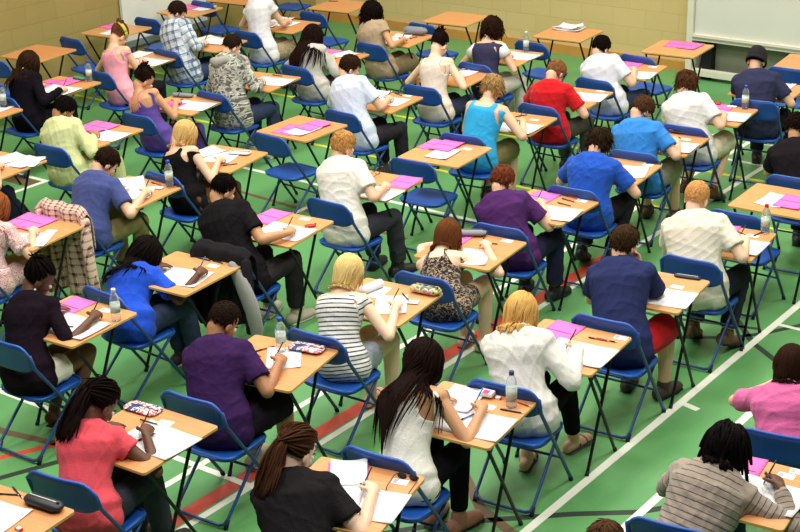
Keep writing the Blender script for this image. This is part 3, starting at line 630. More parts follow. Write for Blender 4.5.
# ------------------------------------------------------------------ folding chair (origin: floor under the seat centre)
def make_chair():
    t = empty('folding_chair')
    # seat: dished plate with rounded front
    g = Geo(); nx, ny = 12, 12; top = []; bot = []
    for j in range(ny+1):
        v = j/ny; y = -.20+.40*v
        hw = .195+.012*math.sin(PI*v) - (.05*max(0, (v-.80)/.20)**2) - (.04*max(0, (.12-v)/.12)**2)
        for i in range(nx+1):
            u = 2*i/nx-1; x = hw*u
            yy = y - (.02*u*u if v > .9 else 0)
            z = .420 - .014*(1-u*u)*math.sin(PI*min(1, v*1.05)) - .02*max(0, (v-.85)/.15)**2 + .004*abs(u)**3
            top.append((x, yy, z)); bot.append((x, yy, z-.014))
    def gridf(o, flip):
        return [tuple(reversed((a, a+1, a+nx+2, a+nx+1))) if flip else (a, a+1, a+nx+2, a+nx+1) for j in range(ny) for i in range(nx) for a in [o+j*(nx+1)+i]]
    n1 = len(top)
    fs = gridf(0, False)+gridf(n1, True)
    per = [i for i in range(nx+1)] + [(j)*(nx+1)+nx for j in range(1, ny+1)] + [ny*(nx+1)+i for i in range(nx-1, -1, -1)] + [j*(nx+1) for j in range(ny-1, 0, -1)]
    for a, b in zip(per, per[1:]+per[:1]): fs.append((a, n1+a, n1+b, b))
    g.add(top+bot, fs); g.obj('seat', M_blueplate, t)
    # rolled edge frame under the seat
    pts = []
    for k in range(33):
        a = 2*PI*k/32; c, s = math.cos(a), math.sin(a)
        pts.append((.198*math.copysign(abs(c)**.45, c), 0+.198*math.copysign(abs(s)**.45, s), .404))
    Geo().tube(pts, .010, 6).obj('seat_rim', M_blueplate, t)
    # backrest: curved panel, rounded upper corners
    g = Geo(); nx, nz = 16, 6; F = []; B = []
    for j in range(nz+1):
        v = j/nz
        for i in range(nx+1):
            u = 2*i/nx-1; x = .218*u
            top_z = .812-.055*max(0, (abs(u)-.62)/.38)**2.2
            bot_z = .625+.035*max(0, (abs(u)-.55)/.45)**2
            z = bot_z+(top_z-bot_z)*v; y = -.225-.022*(1-u*u)-.03*v+.006*math.sin(PI*v)
            F.append((x, y+.008, z)); B.append((x, y-.008, z))
    n1 = len(F); fs = []
    for j in range(nz):
        for i in range(nx):
            a = j*(nx+1)+i
            fs.append((a+1, a, a+nx+1, a+nx+2)); fs.append((n1+a, n1+a+1, n1+a+nx+2, n1+a+nx+1))
    per = [i for i in range(nx+1)] + [j*(nx+1)+nx for j in range(1, nz+1)] + [nz*(nx+1)+i for i in range(nx-1, -1, -1)] + [j*(nx+1) for j in range(nz-1, 0, -1)]
    for a, b in zip(per, per[1:]+per[:1]): fs.append((a, b, n1+b, n1+a))
    g.add(F+B, fs); bk = g.obj('backrest', M_blueback, t)
    # rim around the top of the backrest
    pts = []
    for k in range(17):
        u = 2*k/16-1; pts.append((.218*u, -.225-.022*(1-u*u)-.03, .812-.055*max(0, (abs(u)-.62)/.38)**2.2))
    Geo().tube(pts, .0095, 6, cap='round').obj('rim', M_blueplate, bk)
    for s in (-1, 1):
        x = s*.222
        l1 = Geo().tube([(x, -.252, .758), (x, -.224, .66), (x, .217, .012)], .0115, 8).obj('leg', M_bluetube, t)
        g = Geo().tube([(s*.185, .13, .398), (s*.185, .06, .335), (s*.185, -.235, .055), (s*.175, -.262, .03), (s*.15, -.272, .022)], .0105, 8)
        l2 = g.obj('leg', M_bluetube, t)
        Geo().tube([(x, .207, .026), (x, .2175, .0)], .0145, 8).obj('foot_cap', M_rubber, l1)
        Geo().tube([(s*.185, -.238, .05), (s*.185, -.265, .0)], .014, 8).obj('foot_cap', M_rubber, l2)
    Geo().tube([(-.222, .085, .22), (.222, .085, .22)], .0085, 8).obj('crossbar', M_bluetube, t)
    Geo().tube([(-.155, -.272, .022), (.155, -.272, .022)], .0095, 8).obj('floor_bar', M_bluetube, t)
    Geo().tube([(-.20, .125, .396), (.20, .125, .396)], .0085, 8).obj('crossbar', M_bluetube, t)
    return t
# ------------------------------------------------------------------ people
JOBS = []      # (object, after) : meshes merged into one skin by a remesh, all evaluated together
def npv(*a): return np.array(a[0] if len(a) == 1 else a, float)
def unit(v): v = np.array(v, float); return v/(np.linalg.norm(v)+1e-9)
def job(name, g, mt, parent, voxel, smooth=4, after=None, deci=None):
    o = link(name, g.mesh(name), parent, mt)
    m = o.modifiers.new('r', 'REMESH'); m.mode = 'VOXEL'; m.voxel_size = voxel; m.use_smooth_shade = True
    s = o.modifiers.new('s', 'SMOOTH'); s.factor = .5; s.iterations = smooth
    if deci: d = o.modifiers.new('d', 'DECIMATE'); d.ratio = deci
    JOBS.append((o, after)); return o
def run_jobs():
    dg = bpy.context.evaluated_depsgraph_get()
    for o, after in JOBS:
        mats = [s for s in o.data.materials]
        me = bpy.data.meshes.new_from_object(o.evaluated_get(dg))
        me.name = o.name
        old = o.data
        o.modifiers.clear(); o.data = me
        me.materials.clear()
        for m in mats: me.materials.append(m)
        me.polygons.foreach_set('use_smooth', [True]*len(me.polygons))
        bpy.data.meshes.remove(old)
        if after: after(o, me)

def ik(S, W_, a, b, pole):
    S = np.array(S, float); W_ = np.array(W_, float); d = W_-S; L = np.linalg.norm(d)
    mx = (a+b)*.985
    if L > mx: W_ = S+d/L*mx; d = W_-S; L = mx
    if L < .12: L = .12
    u = d/np.linalg.norm(d); x = (a*a-b*b+L*L)/(2*L); h = math.sqrt(max(a*a-x*x, 0))
    p = np.array(pole, float); p = p-(p@u)*u; p = unit(p)
    return S+u*x+p*h, W_

class Pose: pass

TORSO = [(0, .158, .118), (.12, .168, .120), (.28, .150, .108), (.42, .140, .102), (.58, .152, .110), (.74, .166, .112), (.86, .172, .102), (.94, .140, .084), (1.0, .070, .064)]
def solve(head, sc=1.0, pitch=38, hyaw=0, fem=False, rh=None, lh=None, chin=None, feet='flat', spread=1.0, wd=1.0, roll=0, hipy=-.04):
    P = Pose(); P.sc = sc; P.fem = fem; P.wd = wd*(.95 if fem else 1.07)
    Hc = npv(0, hipy, .51); Hd = npv(*head); u = unit(Hd-Hc)
    cp, sp = math.cos(R(pitch)), math.sin(R(pitch)); cy, sy = math.cos(R(hyaw)), math.sin(R(hyaw))
    hf = npv(-sy*cp, cy*cp, -sp); hs = npv(cy, sy, 0)
    cr, sr = math.cos(R(roll)), math.sin(R(roll)); hu = np.cross(hs, hf)
    hs, hu = hs*cr-hu*sr, hs*sr+hu*cr
    Hd = Hd-hu*.030-npv(0, 0, .012)
    P.Hd, P.hf, P.hu, P.hs = Hd, hf, hu, hs
    P.HM = Matrix(((hs[0], hf[0], hu[0], Hd[0]), (hs[1], hf[1], hu[1], Hd[1]), (hs[2], hf[2], hu[2], Hd[2]), (0,0,0,1)))
    nk = unit(.55*hu + .9*u)
    N = Hd - nk*.128*sc - npv(0, .038, 0)
    back = npv(0, -1, .25)
    mid = (Hc+N)/2 + unit(back)*.05
    P.spine = np.array([(1-t)**2*Hc + 2*t*(1-t)*mid + t*t*N for t in np.linspace(0, 1, 25)])
    P.T = np.array([unit(P.spine[min(i+1, 24)]-P.spine[max(i-1, 0)]) for i in range(25)])
    P.N = N; P.len = np.linalg.norm(np.diff(P.spine, axis=0), axis=1).sum()
    X = unit(npv(1, 0, 0) - P.T[22][0]*P.T[22]); P.X = X
    P.B = np.array([unit(np.cross(X, t)) for t in P.T])   # forward (belly) direction
    if P.B[12][1] < 0: P.B = -P.B
    # shoulders
    cs = P.spine[22]+P.B[22]*.01
    sw = .150*P.wd
    P.S = {1: cs+X*sw+P.B[22]*.03, -1: cs-X*sw+P.B[22]*.03}
    P.W, P.E, P.hd, P.pn, P.curl = {}, {}, {}, {}, {}
    for s, tgt, in ((1, rh), (-1, lh)):
        if tgt is None: tgt = (s*.15, .34, .785)
        tgt = npv(*tgt)
        if chin == s:
            tgt = Hd + hf*.11 - hu*.11 + hs*(.085*s)
            E, Wr = ik(P.S[s], tgt - unit(npv(0, .2, 1))*.02, .28*sc, .25*sc, (s*.6, .3, -1))
            P.hd[s] = unit(unit(Hd+hf*.09-hu*.02-Wr)+npv(0, 0, .6)); P.pn[s] = unit(-hf*.8+npv(-s*.3, 0, 0)); P.curl[s] = 38
        else:
            # wrist sits behind the fingertips, hand aimed inwards
            d = unit(npv(-s*.45, .9, 0))
            tgt[1] = max(tgt[1], P.S[s][1]+.25)
            Wr0 = tgt - d*.09; Wr0[2] = tgt[2]+.012
            E, Wr = ik(P.S[s], Wr0, .29*sc, .25*sc, (s*.85*spread, -.35, -.75))
            if E[2] < .70: E[2] = E[2]*.6+.70*.4
            P.hd[s] = d; P.pn[s] = unit(npv(-s*.55, 0, -1)) if s == 1 else npv(0, 0, -1); P.curl[s] = 48 if s == 1 else 22
        P.E[s], P.W[s] = E, Wr
    # legs
    P.Hp, P.K, P.A, P.F = {}, {}, {}, {}
    for s in (1, -1):
        P.Hp[s] = npv(s*.085, hipy+.02, .50)
        kx = s*(.13 if not fem else .085)
        fy = {'flat': .42, 'back': .14, 'fwd': .68, 'mix': .56 if s > 0 else .24, 'cross': .50}[feet]
        fx = kx if feet != 'cross' else -s*.05
        P.K[s] = npv(kx, .435+hipy, .52); P.A[s] = npv(fx, fy, .10)
        d = P.A[s]-P.K[s]; L = np.linalg.norm(d); 
        if L > .47: P.A[s] = P.K[s]+d/L*.47; P.A[s][2] = max(P.A[s][2], .10)
        P.F[s] = unit(npv(s*.22, 1, 0))
        if feet == 'back': P.A[s][2] = .14
    P.feet = feet
    return P

def torso(g, P, off=0.0, s0=0.0, s1=1.0, flare=0.0, shoulder=True, n=22):
    secs = [q for q in TORSO if s0-.001 <= q[0] <= s1+.001]
    pts, rad = [], []
    for s, a, b in secs:
        i = s*24; k = int(i); f = i-k; k2 = min(k+1, 24)
        p = P.spine[k]*(1-f)+P.spine[k2]*f
        hip = 1.08 if (P.fem and s < .2) else 1.0
        waist = .93 if (P.fem and .25 < s < .6) else 1.0
        pts.append(p + P.B[k]*(.012 if .5 < s < .8 else 0)); rad.append((a*P.wd*hip*waist+off+flare*max(0, 1-s*2), b*waist+off+flare*max(0, 1-s*2)))
    g.tube(pts, rad, n, ref=P.B[2], cap='round')
    if s0 <= 0: g.tube([P.Hp[1]+npv(.02,-.01,-.0), P.Hp[-1]+npv(-.02,-.01,0)], .092+off, 14, cap='round')
    if shoulder:
        for s in (1, -1):
            c = P.spine[21]
            g.tube([c+P.X*s*.03, P.S[s]*.75+c*.25, P.S[s]], [.078+off, .068+off, .056+off], 12, cap='round')
def upper(g, P, s, f=1.0, off=0.0, flare=0.0):
    S, E = P.S[s], P.E[s]; r0, r1 = .052, .041
    if P.fem: r0, r1 = .045, .036
    e = S+(E-S)*f
    g.tube([S, S+(e-S)*.5, e], [r0+off, (r0+r0+(r1-r0)*f)/2+off+flare*.4, r0+(r1-r0)*f+off+flare], 12, cap='round' if f >= 1 else 'flat')
def fore(g, P, s, off=0.0, f=1.0):
    E, W_ = P.E[s], P.W[s]; k = .9 if P.fem else 1
    e = E+(W_-E)*f
    g.tube([E, E+(e-E)*.3, e], [(.041*k)+off, .040*k+off, (.040+(.026-.040)*f)*k+off], 12, cap='round')
def hand(g, P, s):
    W_, d, pn = P.W[s], P.hd[s], P.pn[s]; pn = unit(pn-(pn@d)*d); sd = unit(np.cross(d, pn))*1.0
    k = .93 if P.fem else 1.0
    th = sd if (sd@npv(-s, 0, 0) > 0 or False) else -sd     # thumb on the inner side
    pe = W_+d*.088*k
    g.tube([W_-d*.01, W_+d*.03, pe], [(.026, .019), (.036, .017), (.041, .014)], 12, ref=pn, cap='round')
    c = R(P.curl[s])
    for i, L in enumerate((.062, .072, .067, .050)):
        b = W_+d*(.078, .086, .082, .072)[i]*k + th*(.030-.0205*i)
        a1, a2, a3 = c*.5, c*1.35, c*1.9
        sp = th*(.10-.07*i)
        q = [b]; 
        for a, l in ((a1, .46), (a2, .30), (a3, .24)):
            q.append(q[-1]+(unit(d*math.cos(a)+pn*math.sin(a)+sp*math.cos(a)))*L*l*1.12*k)
        g.tube(q, [.0092, .0086, .0080, .0068], 8, ref=th, cap='round')
    b = W_+d*.022+th*.024
    q = [b, b+(d*.55+th*.75+pn*.35)*.040*k, b+(d*.55+th*.75+pn*.35)*.040*k+(d*.95+th*.05+pn*.4)*.032*k, b+(d*.55+th*.75+pn*.35)*.040*k+(d*.95+th*.0+pn*.4)*.052*k]
    g.tube(q, [.013, .0110, .0098, .008], 8, ref=pn, cap='round')
    P.grip = getattr(P, 'grip', {}); P.grip[s] = W_+d*.115+pn*.035+th*.022
def head(g, P):
    M = P.HM @ Matrix.Scale(P.sc, 4)
    g.ball((0, -.012, .025), (.074, .094, .088), M, 20, 12)
    g.ball((0, .028, -.035), (.058, .064, .078), M, 18, 10)
    g.ball((0, .050, -.085), (.034, .036, .030), M)
    q = [M @ Vector(v) for v in ((0,.088,.012), (0,.104,-.018), (0,.108,-.034))]
    g.tube([tuple(v) for v in q], [.008, .012, .013], 8, cap='round')
    for sx in (-1, 1):
        g.ball((sx*.076, -.008, -.020), (.010, .020, .032), M, 10, 7)
        g.ball((sx*.034, .066, -.028), (.022, .018, .020), M)
    nb = P.HM @ Vector((0, -.030, -.055))
    g.tube([P.N-P.T[24]*.04, P.N, (np.array(nb)+P.N)/2, np.array(nb)], [.064, .058, .050, .054], 14, cap='round')
def legs(g, P, off=0.0, f=1.0, flare=0, up=1.0):
    k = .95 if P.fem else 1
    for s in (1, -1):
        Hp, K, A = P.Hp[s], P.K[s], P.A[s]
        if f <= 1: e = Hp+(K-Hp)*f; g.tube([Hp, (Hp+e)/2, e], [.088*k+off, (.080*k)+off+flare*.5, (.088+(.062-.088)*f)*k+off+flare], 14, cap='round' if f == 1 else 'flat')
        else:
            g.tube([Hp, (Hp+K)/2, K], [.088*k+off, .078*k+off, .062*k+off], 14, cap='round')
            e = K+(A-K)*(f-1)
            ff = f-1
            g.tube([K, K+(e-K)*.35, e], [.062*k+off, .057*k+off+flare*.3, (.057+(.040-.057)*ff)*k+off+flare], 12, cap='round' if ff < .05 else 'flat')
def foot_g(P, s, off=0.0, sandal=False):
    g = Geo(); A, F = P.A[s], P.F[s]
    z0 = A[2]-.10
    tilt = -.35 if P.feet == 'back' else 0
    d = unit(F+npv(0,0,tilt))
    h = A+npv(0,0,-.055)-d*.045
    g.tube([h-d*.02, h+d*.05, h+d*.13+npv(0,0,-.008), h+d*.20+npv(0,0,-.014)], [(.034+off, .040+off), (.038+off, .042+off), (.045+off, .030+off), (.036+off, .022+off)], 12, ref=(0,0,1), cap='round')
    g.tube([A, A+npv(0,0,-.05)], [.040+off, .042+off], 12, cap='round')
    return g

def coords(P, V, limbs=()):
    """cloth coordinates: across and along the body part each point belongs to"""
    d = np.linalg.norm(V[:, None, :]-P.spine[None], axis=2); i = d.argmin(1); best = d.min(1)/1.6
    rel = V-P.spine[i]; u = rel@P.X; v = i/24*P.len+(rel*P.T[i]).sum(1); s = v/P.len
    bk = (rel*P.B[i]).sum(1); lim = np.zeros(len(V), int)
    for k, (a, b, o) in enumerate(limbs):
        a = np.array(a); b = np.array(b); ab = b-a; L = np.linalg.norm(ab); t = np.clip(((V-a)@ab)/L/L, 0, 1.1)
        dist = np.linalg.norm(V-(a+t[:, None]*ab), axis=1)
        m = dist < best*.92
        side = unit(np.cross(ab, (0.3, .1, 1)))
        u = np.where(m, (V-a)@side+.37*k, u); v = np.where(m, t*L+o, v); best = np.where(m, dist, best); lim = np.where(m, k+1, lim)
    return u, v, s, bk, lim
def armlimbs(P): return [(P.S[s], P.E[s], 0) for s in (1, -1)]+[(P.E[s], P.W[s], .28) for s in (1, -1)]
def leglimbs(P): return [(P.Hp[s], P.K[s], 0) for s in (1, -1)]+[(P.K[s], P.A[s], .45) for s in (1, -1)]

_rng = np.random.RandomState(3)
def wrinkle(V, Nn, amp, seed, along=None, k=38):
    r = np.random.RandomState(seed); h = np.zeros(len(V))
    warp = sum(np.sin(V@r.normal(0, 9, 3)+r.rand()*6)*.6 for _ in range(4))
    for j in range(5):
        d = unit(r.normal(0, 1, 3)*npv(1, 1, .8)); f = k*(.6+.9*r.rand())
        h += (1-np.abs(np.sin(V@d*f+warp*1.3+r.rand()*6)))**3*(.9-.12*j)
    return V+Nn*((h-.8)*amp)[:, None]
def cloth_after(P, limbs, amp, seed, cut=None, solid=.004, k=38):
    def after(o, me):
        n = len(me.vertices); V = np.empty(n*3); me.vertices.foreach_get('co', V); V = V.reshape(-1, 3)
        Nn = np.empty(n*3); me.vertex_normals.foreach_get('vector', Nn); Nn = Nn.reshape(-1, 3)
        u, v, s, bk, lim = coords(P, V, limbs)
        V2 = wrinkle(V, Nn, amp, seed, k=k) if amp else V
        me.vertices.foreach_set('co', V2.ravel())
        uv = me.uv_layers.new(name='UVMap'); li = np.empty(len(me.loops), int); me.loops.foreach_get('vertex_index', li)
        uv.data.foreach_set('uv', np.stack([u[li], v[li]], 1).ravel().astype(np.float32))
        if cut is not None:
            kill = cut(u, v, s, bk, lim, V)
            bm = bmesh.new(); bm.from_mesh(me); bm.verts.ensure_lookup_table()
            bmesh.ops.delete(bm, geom=[bm.verts[int(i)] for i in np.nonzero(kill)[0]], context='VERTS')
            for _ in range(10):
                new = {}
                for v_ in bm.verts:
                    if v_.is_boundary:
                        nb = [e.other_vert(v_) for e in v_.link_edges if e.is_boundary]
                        if len(nb) == 2: new[v_] = v_.co*.5+(nb[0].co+nb[1].co)*.25
                for v_, c_ in new.items(): v_.co = c_
            bm.to_mesh(me); bm.free()
            md = o.modifiers.new('thickness', 'SOLIDIFY'); md.thickness = solid; md.offset = -1
        me.update()
    return after

# hair -----------------------------------------------------------------
HC = npv(0, -.012, .028); HR = npv(.080, .100, .096)
def hair(P, style, ca, cb, parent, seed=1):
    rs = np.random.RandomState(seed); sc = P.sc; ex_ = getattr(P, 'loose', 0)
    Rm = np.stack([P.hs, P.hf, P.hu], 1)
    def toW(L): return (L*sc)@Rm.T+P.Hd
    def toL(Wv): return ((Wv-P.Hd)@Rm)/sc
    S = dict(short=dict(n=1000, L=.040, w=.0055, g=.12, pf=1.025, rn=.12), crop=dict(n=900, L=.018, w=.005, g=.02, pf=1.005, rn=.1), buzz=dict(n=0, L=0, w=0, g=0, pf=1),
             shaggy=dict(n=800, L=.078, w=.0065, g=.25, pf=1.08), bob=dict(n=900, rn=.06, L=.125, w=.0075, g=.9, pf=1.06), medium=dict(n=900, rn=.10, L=.25, w=.008, g=.8, pf=1.07),
             longbob=dict(n=950, rn=.09, L=.185, w=.008, g=.9, pf=1.09), long=dict(n=1000, rn=.05, L=.40, w=.008, g=.8, pf=1.07), curly=dict(n=800, L=.050, w=.0075, g=.1, pf=1.06, curl=.014), bigcurly=dict(n=760, L=.15, w=.011, g=.6, pf=1.15, curl=.012),
             dreads=dict(n=170, L=.175, w=.011, g=.75, pf=1.10, thick=1), pony=dict(n=420, L=.15, w=.008, g=0, pf=1.03), bun=dict(n=420, L=.13, w=.008, g=0, pf=1.03), afro=dict(n=600, L=.045, w=.008, g=0, pf=1.05, curl=.01))[style]
    def okdir(D, low=-.5):
        x, y, z = D.T
        face = (y > .30) & (z < .50); side = (y > .12) & (z < .05)
        lowm = z < (np.where(y < 0, low, -.1))
        return ~(face | side | lowm)
    g = Geo()
    # cap
    import itertools
    nu, nv = 36, 22; D = []
    for i in range(nv+1):
        t = PI*i/nv
        for j in range(nu): a = 2*PI*j/nu; D.append((math.sin(t)*math.cos(a), math.sin(t)*math.sin(a), math.cos(t)))
    D = np.array(D); ok = okdir(D, -.62)
    bump = 1.0+.025*np.sin(D@npv(17, 9, 13))+.02*np.sin(D@npv(-11, 23, 7))
    Vc = toW(HC+D*HR*bump[:, None]*(1.0 if style in ('buzz', 'crop') else 1.03))
    fs = []
    for i in range(nv):
        for j in range(nu):
            q = (i*nu+j, (i+1)*nu+j, (i+1)*nu+(j+1)%nu, i*nu+(j+1)%nu)
            if all(ok[k] for k in q): fs.append(q)
    used = sorted({k for f in fs for k in f}); mp = {k: i for i, k in enumerate(used)}
    g.add([Vc[k] for k in used], [tuple(mp[k] for k in f) for f in fs])
    attr = [.35]*len(used)
    n = S['n']
    if n:
        # roots
        D = unit_rows(rs.normal(0, 1, (n*4, 3))); D = D[okdir(D)][:n]; n = len(D)
        crown = unit(npv(.15*rs.normal(), -.30, .95))
        p = toW(HC+D*HR*1.0)
        K = 9 if S['L'] > .1 else 6
        h = S['L']/(K-1)*(1+.25*rs.normal(0, 1, n)).clip(.5, 1.5)[:, None]
        rnd = rs.normal(0, S.get('rn', .20), (n, 3)); paths = [p.copy()]; nrms = []
        tie = toW(npv([0, -.118, .02] if style == 'pony' else [0, -.09, .10])[None])[0]
        part = npv(0, .35, 0)
        phase = rs.rand(n)*6.28; touch = np.zeros(n, bool); near_i = np.zeros(n, int); slow = {'bob': .15, 'dreads': .25, 'bigcurly': .3, 'medium': .85, 'longbob': .35}.get(style, 1.0)
        for k in range(K):
            Lp = toL(p); q = (Lp-HC)/HR; nr = unit_rows(q/HR); nrW = nr@Rm.T
            d = unit_rows(q)
            if style in ('pony', 'bun'): fl = tie-p; 
            elif style in ('bob', 'longbob', 'medium', 'long', 'bigcurly'):
                fl = (d*npv(1, .8, 0)+npv(0, -.35, -1.0))@Rm.T
            elif style == 'dreads': fl = (d*npv(1, 1, 0)+npv(0, -.1, -.7))@Rm.T
            else: fl = (d-crown)@Rm.T
            fl = unit_rows(fl-(fl*nrW).sum(1)[:, None]*nrW)
            gv = npv(0, -.28, -1.0) if style in ('long', 'medium') else npv(0, 0, -1.0)
            free = (np.linalg.norm(q, axis=1) > 1.18) | (d[:, 2] < -.25)
            wg = np.where(free, S['g']*1.6, S['g']*.35)[:, None]
            di = fl*np.where(free, .25, 1.0)[:, None]+gv*wg+rnd
            if style in ('long', 'medium', 'bob', 'longbob'):
                di = di-rnd*np.where(free, .75, .3)[:, None]
                below = (q[:, 2] < -.35)
                ax = toW(npv(0, -.075, -.10)[None])[0]; lat = (p-ax)@P.X
                di = di-P.X*np.where(below, lat*(14 if style not in ('bob', 'longbob') else 0), 0)[:, None]
                di = di-npv(0, 1, 0)*np.where(below & (p[:, 1] > P.N[1]), .5, 0)[:, None]
            if style == 'afro' or style == 'curly': di = di+nrW*.25
            if S.get('curl'):
                ca_ = np.cos(phase+k*2.1)[:, None]; sa_ = np.sin(phase+k*2.1)[:, None]
                side = unit_rows(np.cross(nrW, fl)); di = di+side*ca_*.9+nrW*sa_*.7
            if k < K-1:
                if style in ('pony', 'bun'):
                    dist = np.linalg.norm(tie-p, axis=1)[:, None]; hh = np.minimum(.030, dist)
                    di = fl+rnd*.25; p = p+unit_rows(di)*hh
                    near_ = dist[:, 0] < .045; p[near_] = tie+rs.normal(0, .006, (near_.sum(), 3))
                else:
                    if style in ('long', 'medium'): di = unit_rows(di)+np.where(touch[:, None], -P.T[near_i]*1.1, 0)
                    p = p+unit_rows(di)*h*np.where(touch, slow, 1.0)[:, None]
                # keep out of the head
                q = (toL(p)-HC)/HR; rr = np.linalg.norm(q, axis=1); lim = S['pf']+.02*rs.rand(n)
                m = rr < lim; q[m] = q[m]/rr[m][:, None]*lim[m][:, None]; p = toW(HC+q*HR)
                # keep out of neck and back
                dd = np.linalg.norm(p[:, None]-P.spine[None], axis=2); i = dd.argmin(1); rel = p-P.spine[i]
                a = rel@P.X; b = (rel*P.B[i]).sum(1); A_ = np.interp(i/24, [0, .82, .90, .96, 1], [.195, .195, .165, .11, .082]); B_ = np.interp(i/24, [0, .8, .9, 1], [.155, .150, .128, .085])+ex_; A_ = A_+ex_
                e = np.sqrt((a/A_)**2+(b/B_)**2)+1e-6; m = (e < 1.0) & ((rel*P.T[i]).sum(1) < .05)
                touch = touch | m; near_i = i
                push = (a[:, None]*P.X+b[:, None]*P.B[i])*(1/e-1)[:, None]
                p = np.where(m[:, None], p+push, p)
                paths.append(p.copy())
            nrms.append(nrW)
        paths = np.array(paths); nrms = np.array(nrms)   # K,n,3
        T = np.gradient(paths, axis=0); T /= np.linalg.norm(T, axis=2, keepdims=True)+1e-9
        sd = np.cross(T, nrms); sd /= np.linalg.norm(sd, axis=2, keepdims=True)+1e-9; nn = np.cross(sd, T)
        th = S.get('thick', 0)
        wv = S['w']*np.interp(np.linspace(0, 1, K), [0, .3, .8, 1], [.8, 1, .75 if not th else .95, .15 if not th else .6])
        rn = rs.rand(n)
        for j in range(n):
            vs = []
            for k in range(K):
                a = sd[k, j]*wv[k]*sc; b = nn[k, j]*wv[k]*(.45 if not th else 1.0)*sc; c = paths[k, j]
                vs += [c+a, c+b, c-a, c-b]
            f = [(4*k+i, 4*k+(i+1) % 4, 4*k+4+(i+1) % 4, 4*k+4+i) for k in range(K-1) for i in range(4)]+[(4*K-4, 4*K-3, 4*K-2, 4*K-1)]
            g.add(vs, f); attr += [rn[j]]*len(vs)
    if style in ('pony', 'bun'):
        tail = 200 if style == 'pony' else 90
        tl = (.27 if style == 'pony' else .055)
        base = toW(npv([0, -.125, .02] if style == 'pony' else [0, -.085, .112])[None])[0]
        for j in range(tail):
            p = base+rs.normal(0, .014, 3); pts = [p]; v = unit(-P.hf*.45-P.hu*.9+rs.normal(0, .14, 3)) if style == 'pony' else unit(rs.normal(0, 1, 3)); K = 9
            for k in range(K-1):
                if style == 'pony': v = unit(v+npv(rs.normal(0, .06), -.05, -.30)); 
                else: v = unit(v+rs.normal(0, .9, 3))
                p = p+v*tl/(K-1)*(.8+.4*rs.rand())
                dd = np.linalg.norm(p-P.spine, axis=1); i = dd.argmin(); rel = p-P.spine[i]; a = rel@P.X; b = rel@P.B[i]
                e = math.sqrt((a/.175)**2+(b/.13)**2)
                if e < 1 and rel@P.T[i] < .05: p = p+(a*P.X+b*P.B[i])*(1/e-1)
                pts.append(p)
            b0 = len(g.v); g.tube(pts, [.004, .006, .007, .007, .0065, .006, .005, .004, .002], 5, cap='flat'); attr += [float(rs.rand())]*(len(g.v)-b0)
    me = g.mesh('hair')
    at = me.attributes.new('strand', 'FLOAT', 'POINT'); at.data.foreach_set('value', np.array(attr, np.float32))
    o = link('hair', me, parent, hairmat(ca, cb))
    if style in ('pony', 'bun'):
        gg = Geo(); c = Vector(toW(npv([0, -.122, .02] if style == 'pony' else [0, -.085, .105])[None])[0]); ax = Vector(-P.hf if style == 'pony' else P.hu)
        e1 = Vector(P.hs); e2 = ax.cross(e1)
        gg.tube([c+(e1*math.cos(2*PI*k/16)+e2*math.sin(2*PI*k/16))*.022 for k in range(17)], .007, 6)
        gg.obj('hair_tie', M_darkplastic, o)
    return o
def unit_rows(a): return a/(np.linalg.norm(a, axis=1, keepdims=True)+1e-9)

EYE = None
def face(P, parent, ca):
    global EYE
    if EYE is None:
        EYE = Geo().ball((0,0,0), .0125, None, 14, 9); EYE.ball((0, .0065, 0), .0075, None, 10, 7, 1); EYE = EYE.mesh('eye')
        EYE.materials.append(M_eyew); EYE.materials.append(M_iris)
    M = P.HM @ Matrix.Scale(P.sc, 4)
    for s in (1, -1):
        o = link('eye', EYE, parent); o.matrix_local = M @ Matrix.Translation((s*.031, .078, -.004))
        g = Geo(); g.tube([(s*.014, .092, .014), (s*.030, .090, .021), (s*.046, .080, .016)], [.003, .004, .002], 6, cap='round')
        e = g.obj('eyebrow', hairmat(ca, ca), parent); e.matrix_local = M
    g = Geo(); g.tube([(-.022, .083, -.068), (0, .091, -.066), (.022, .083, -.068)], [.003, .006, .003], 6, cap='round'); g.tube([(-.018, .083, -.073), (0, .090, -.075), (.018, .083, -.073)], [.002, .006, .002], 6, cap='round')
    l = g.obj('lips', M_lips, parent); l.matrix_local = M
M_lips = mat('lips', (178, 98, 90), .45)

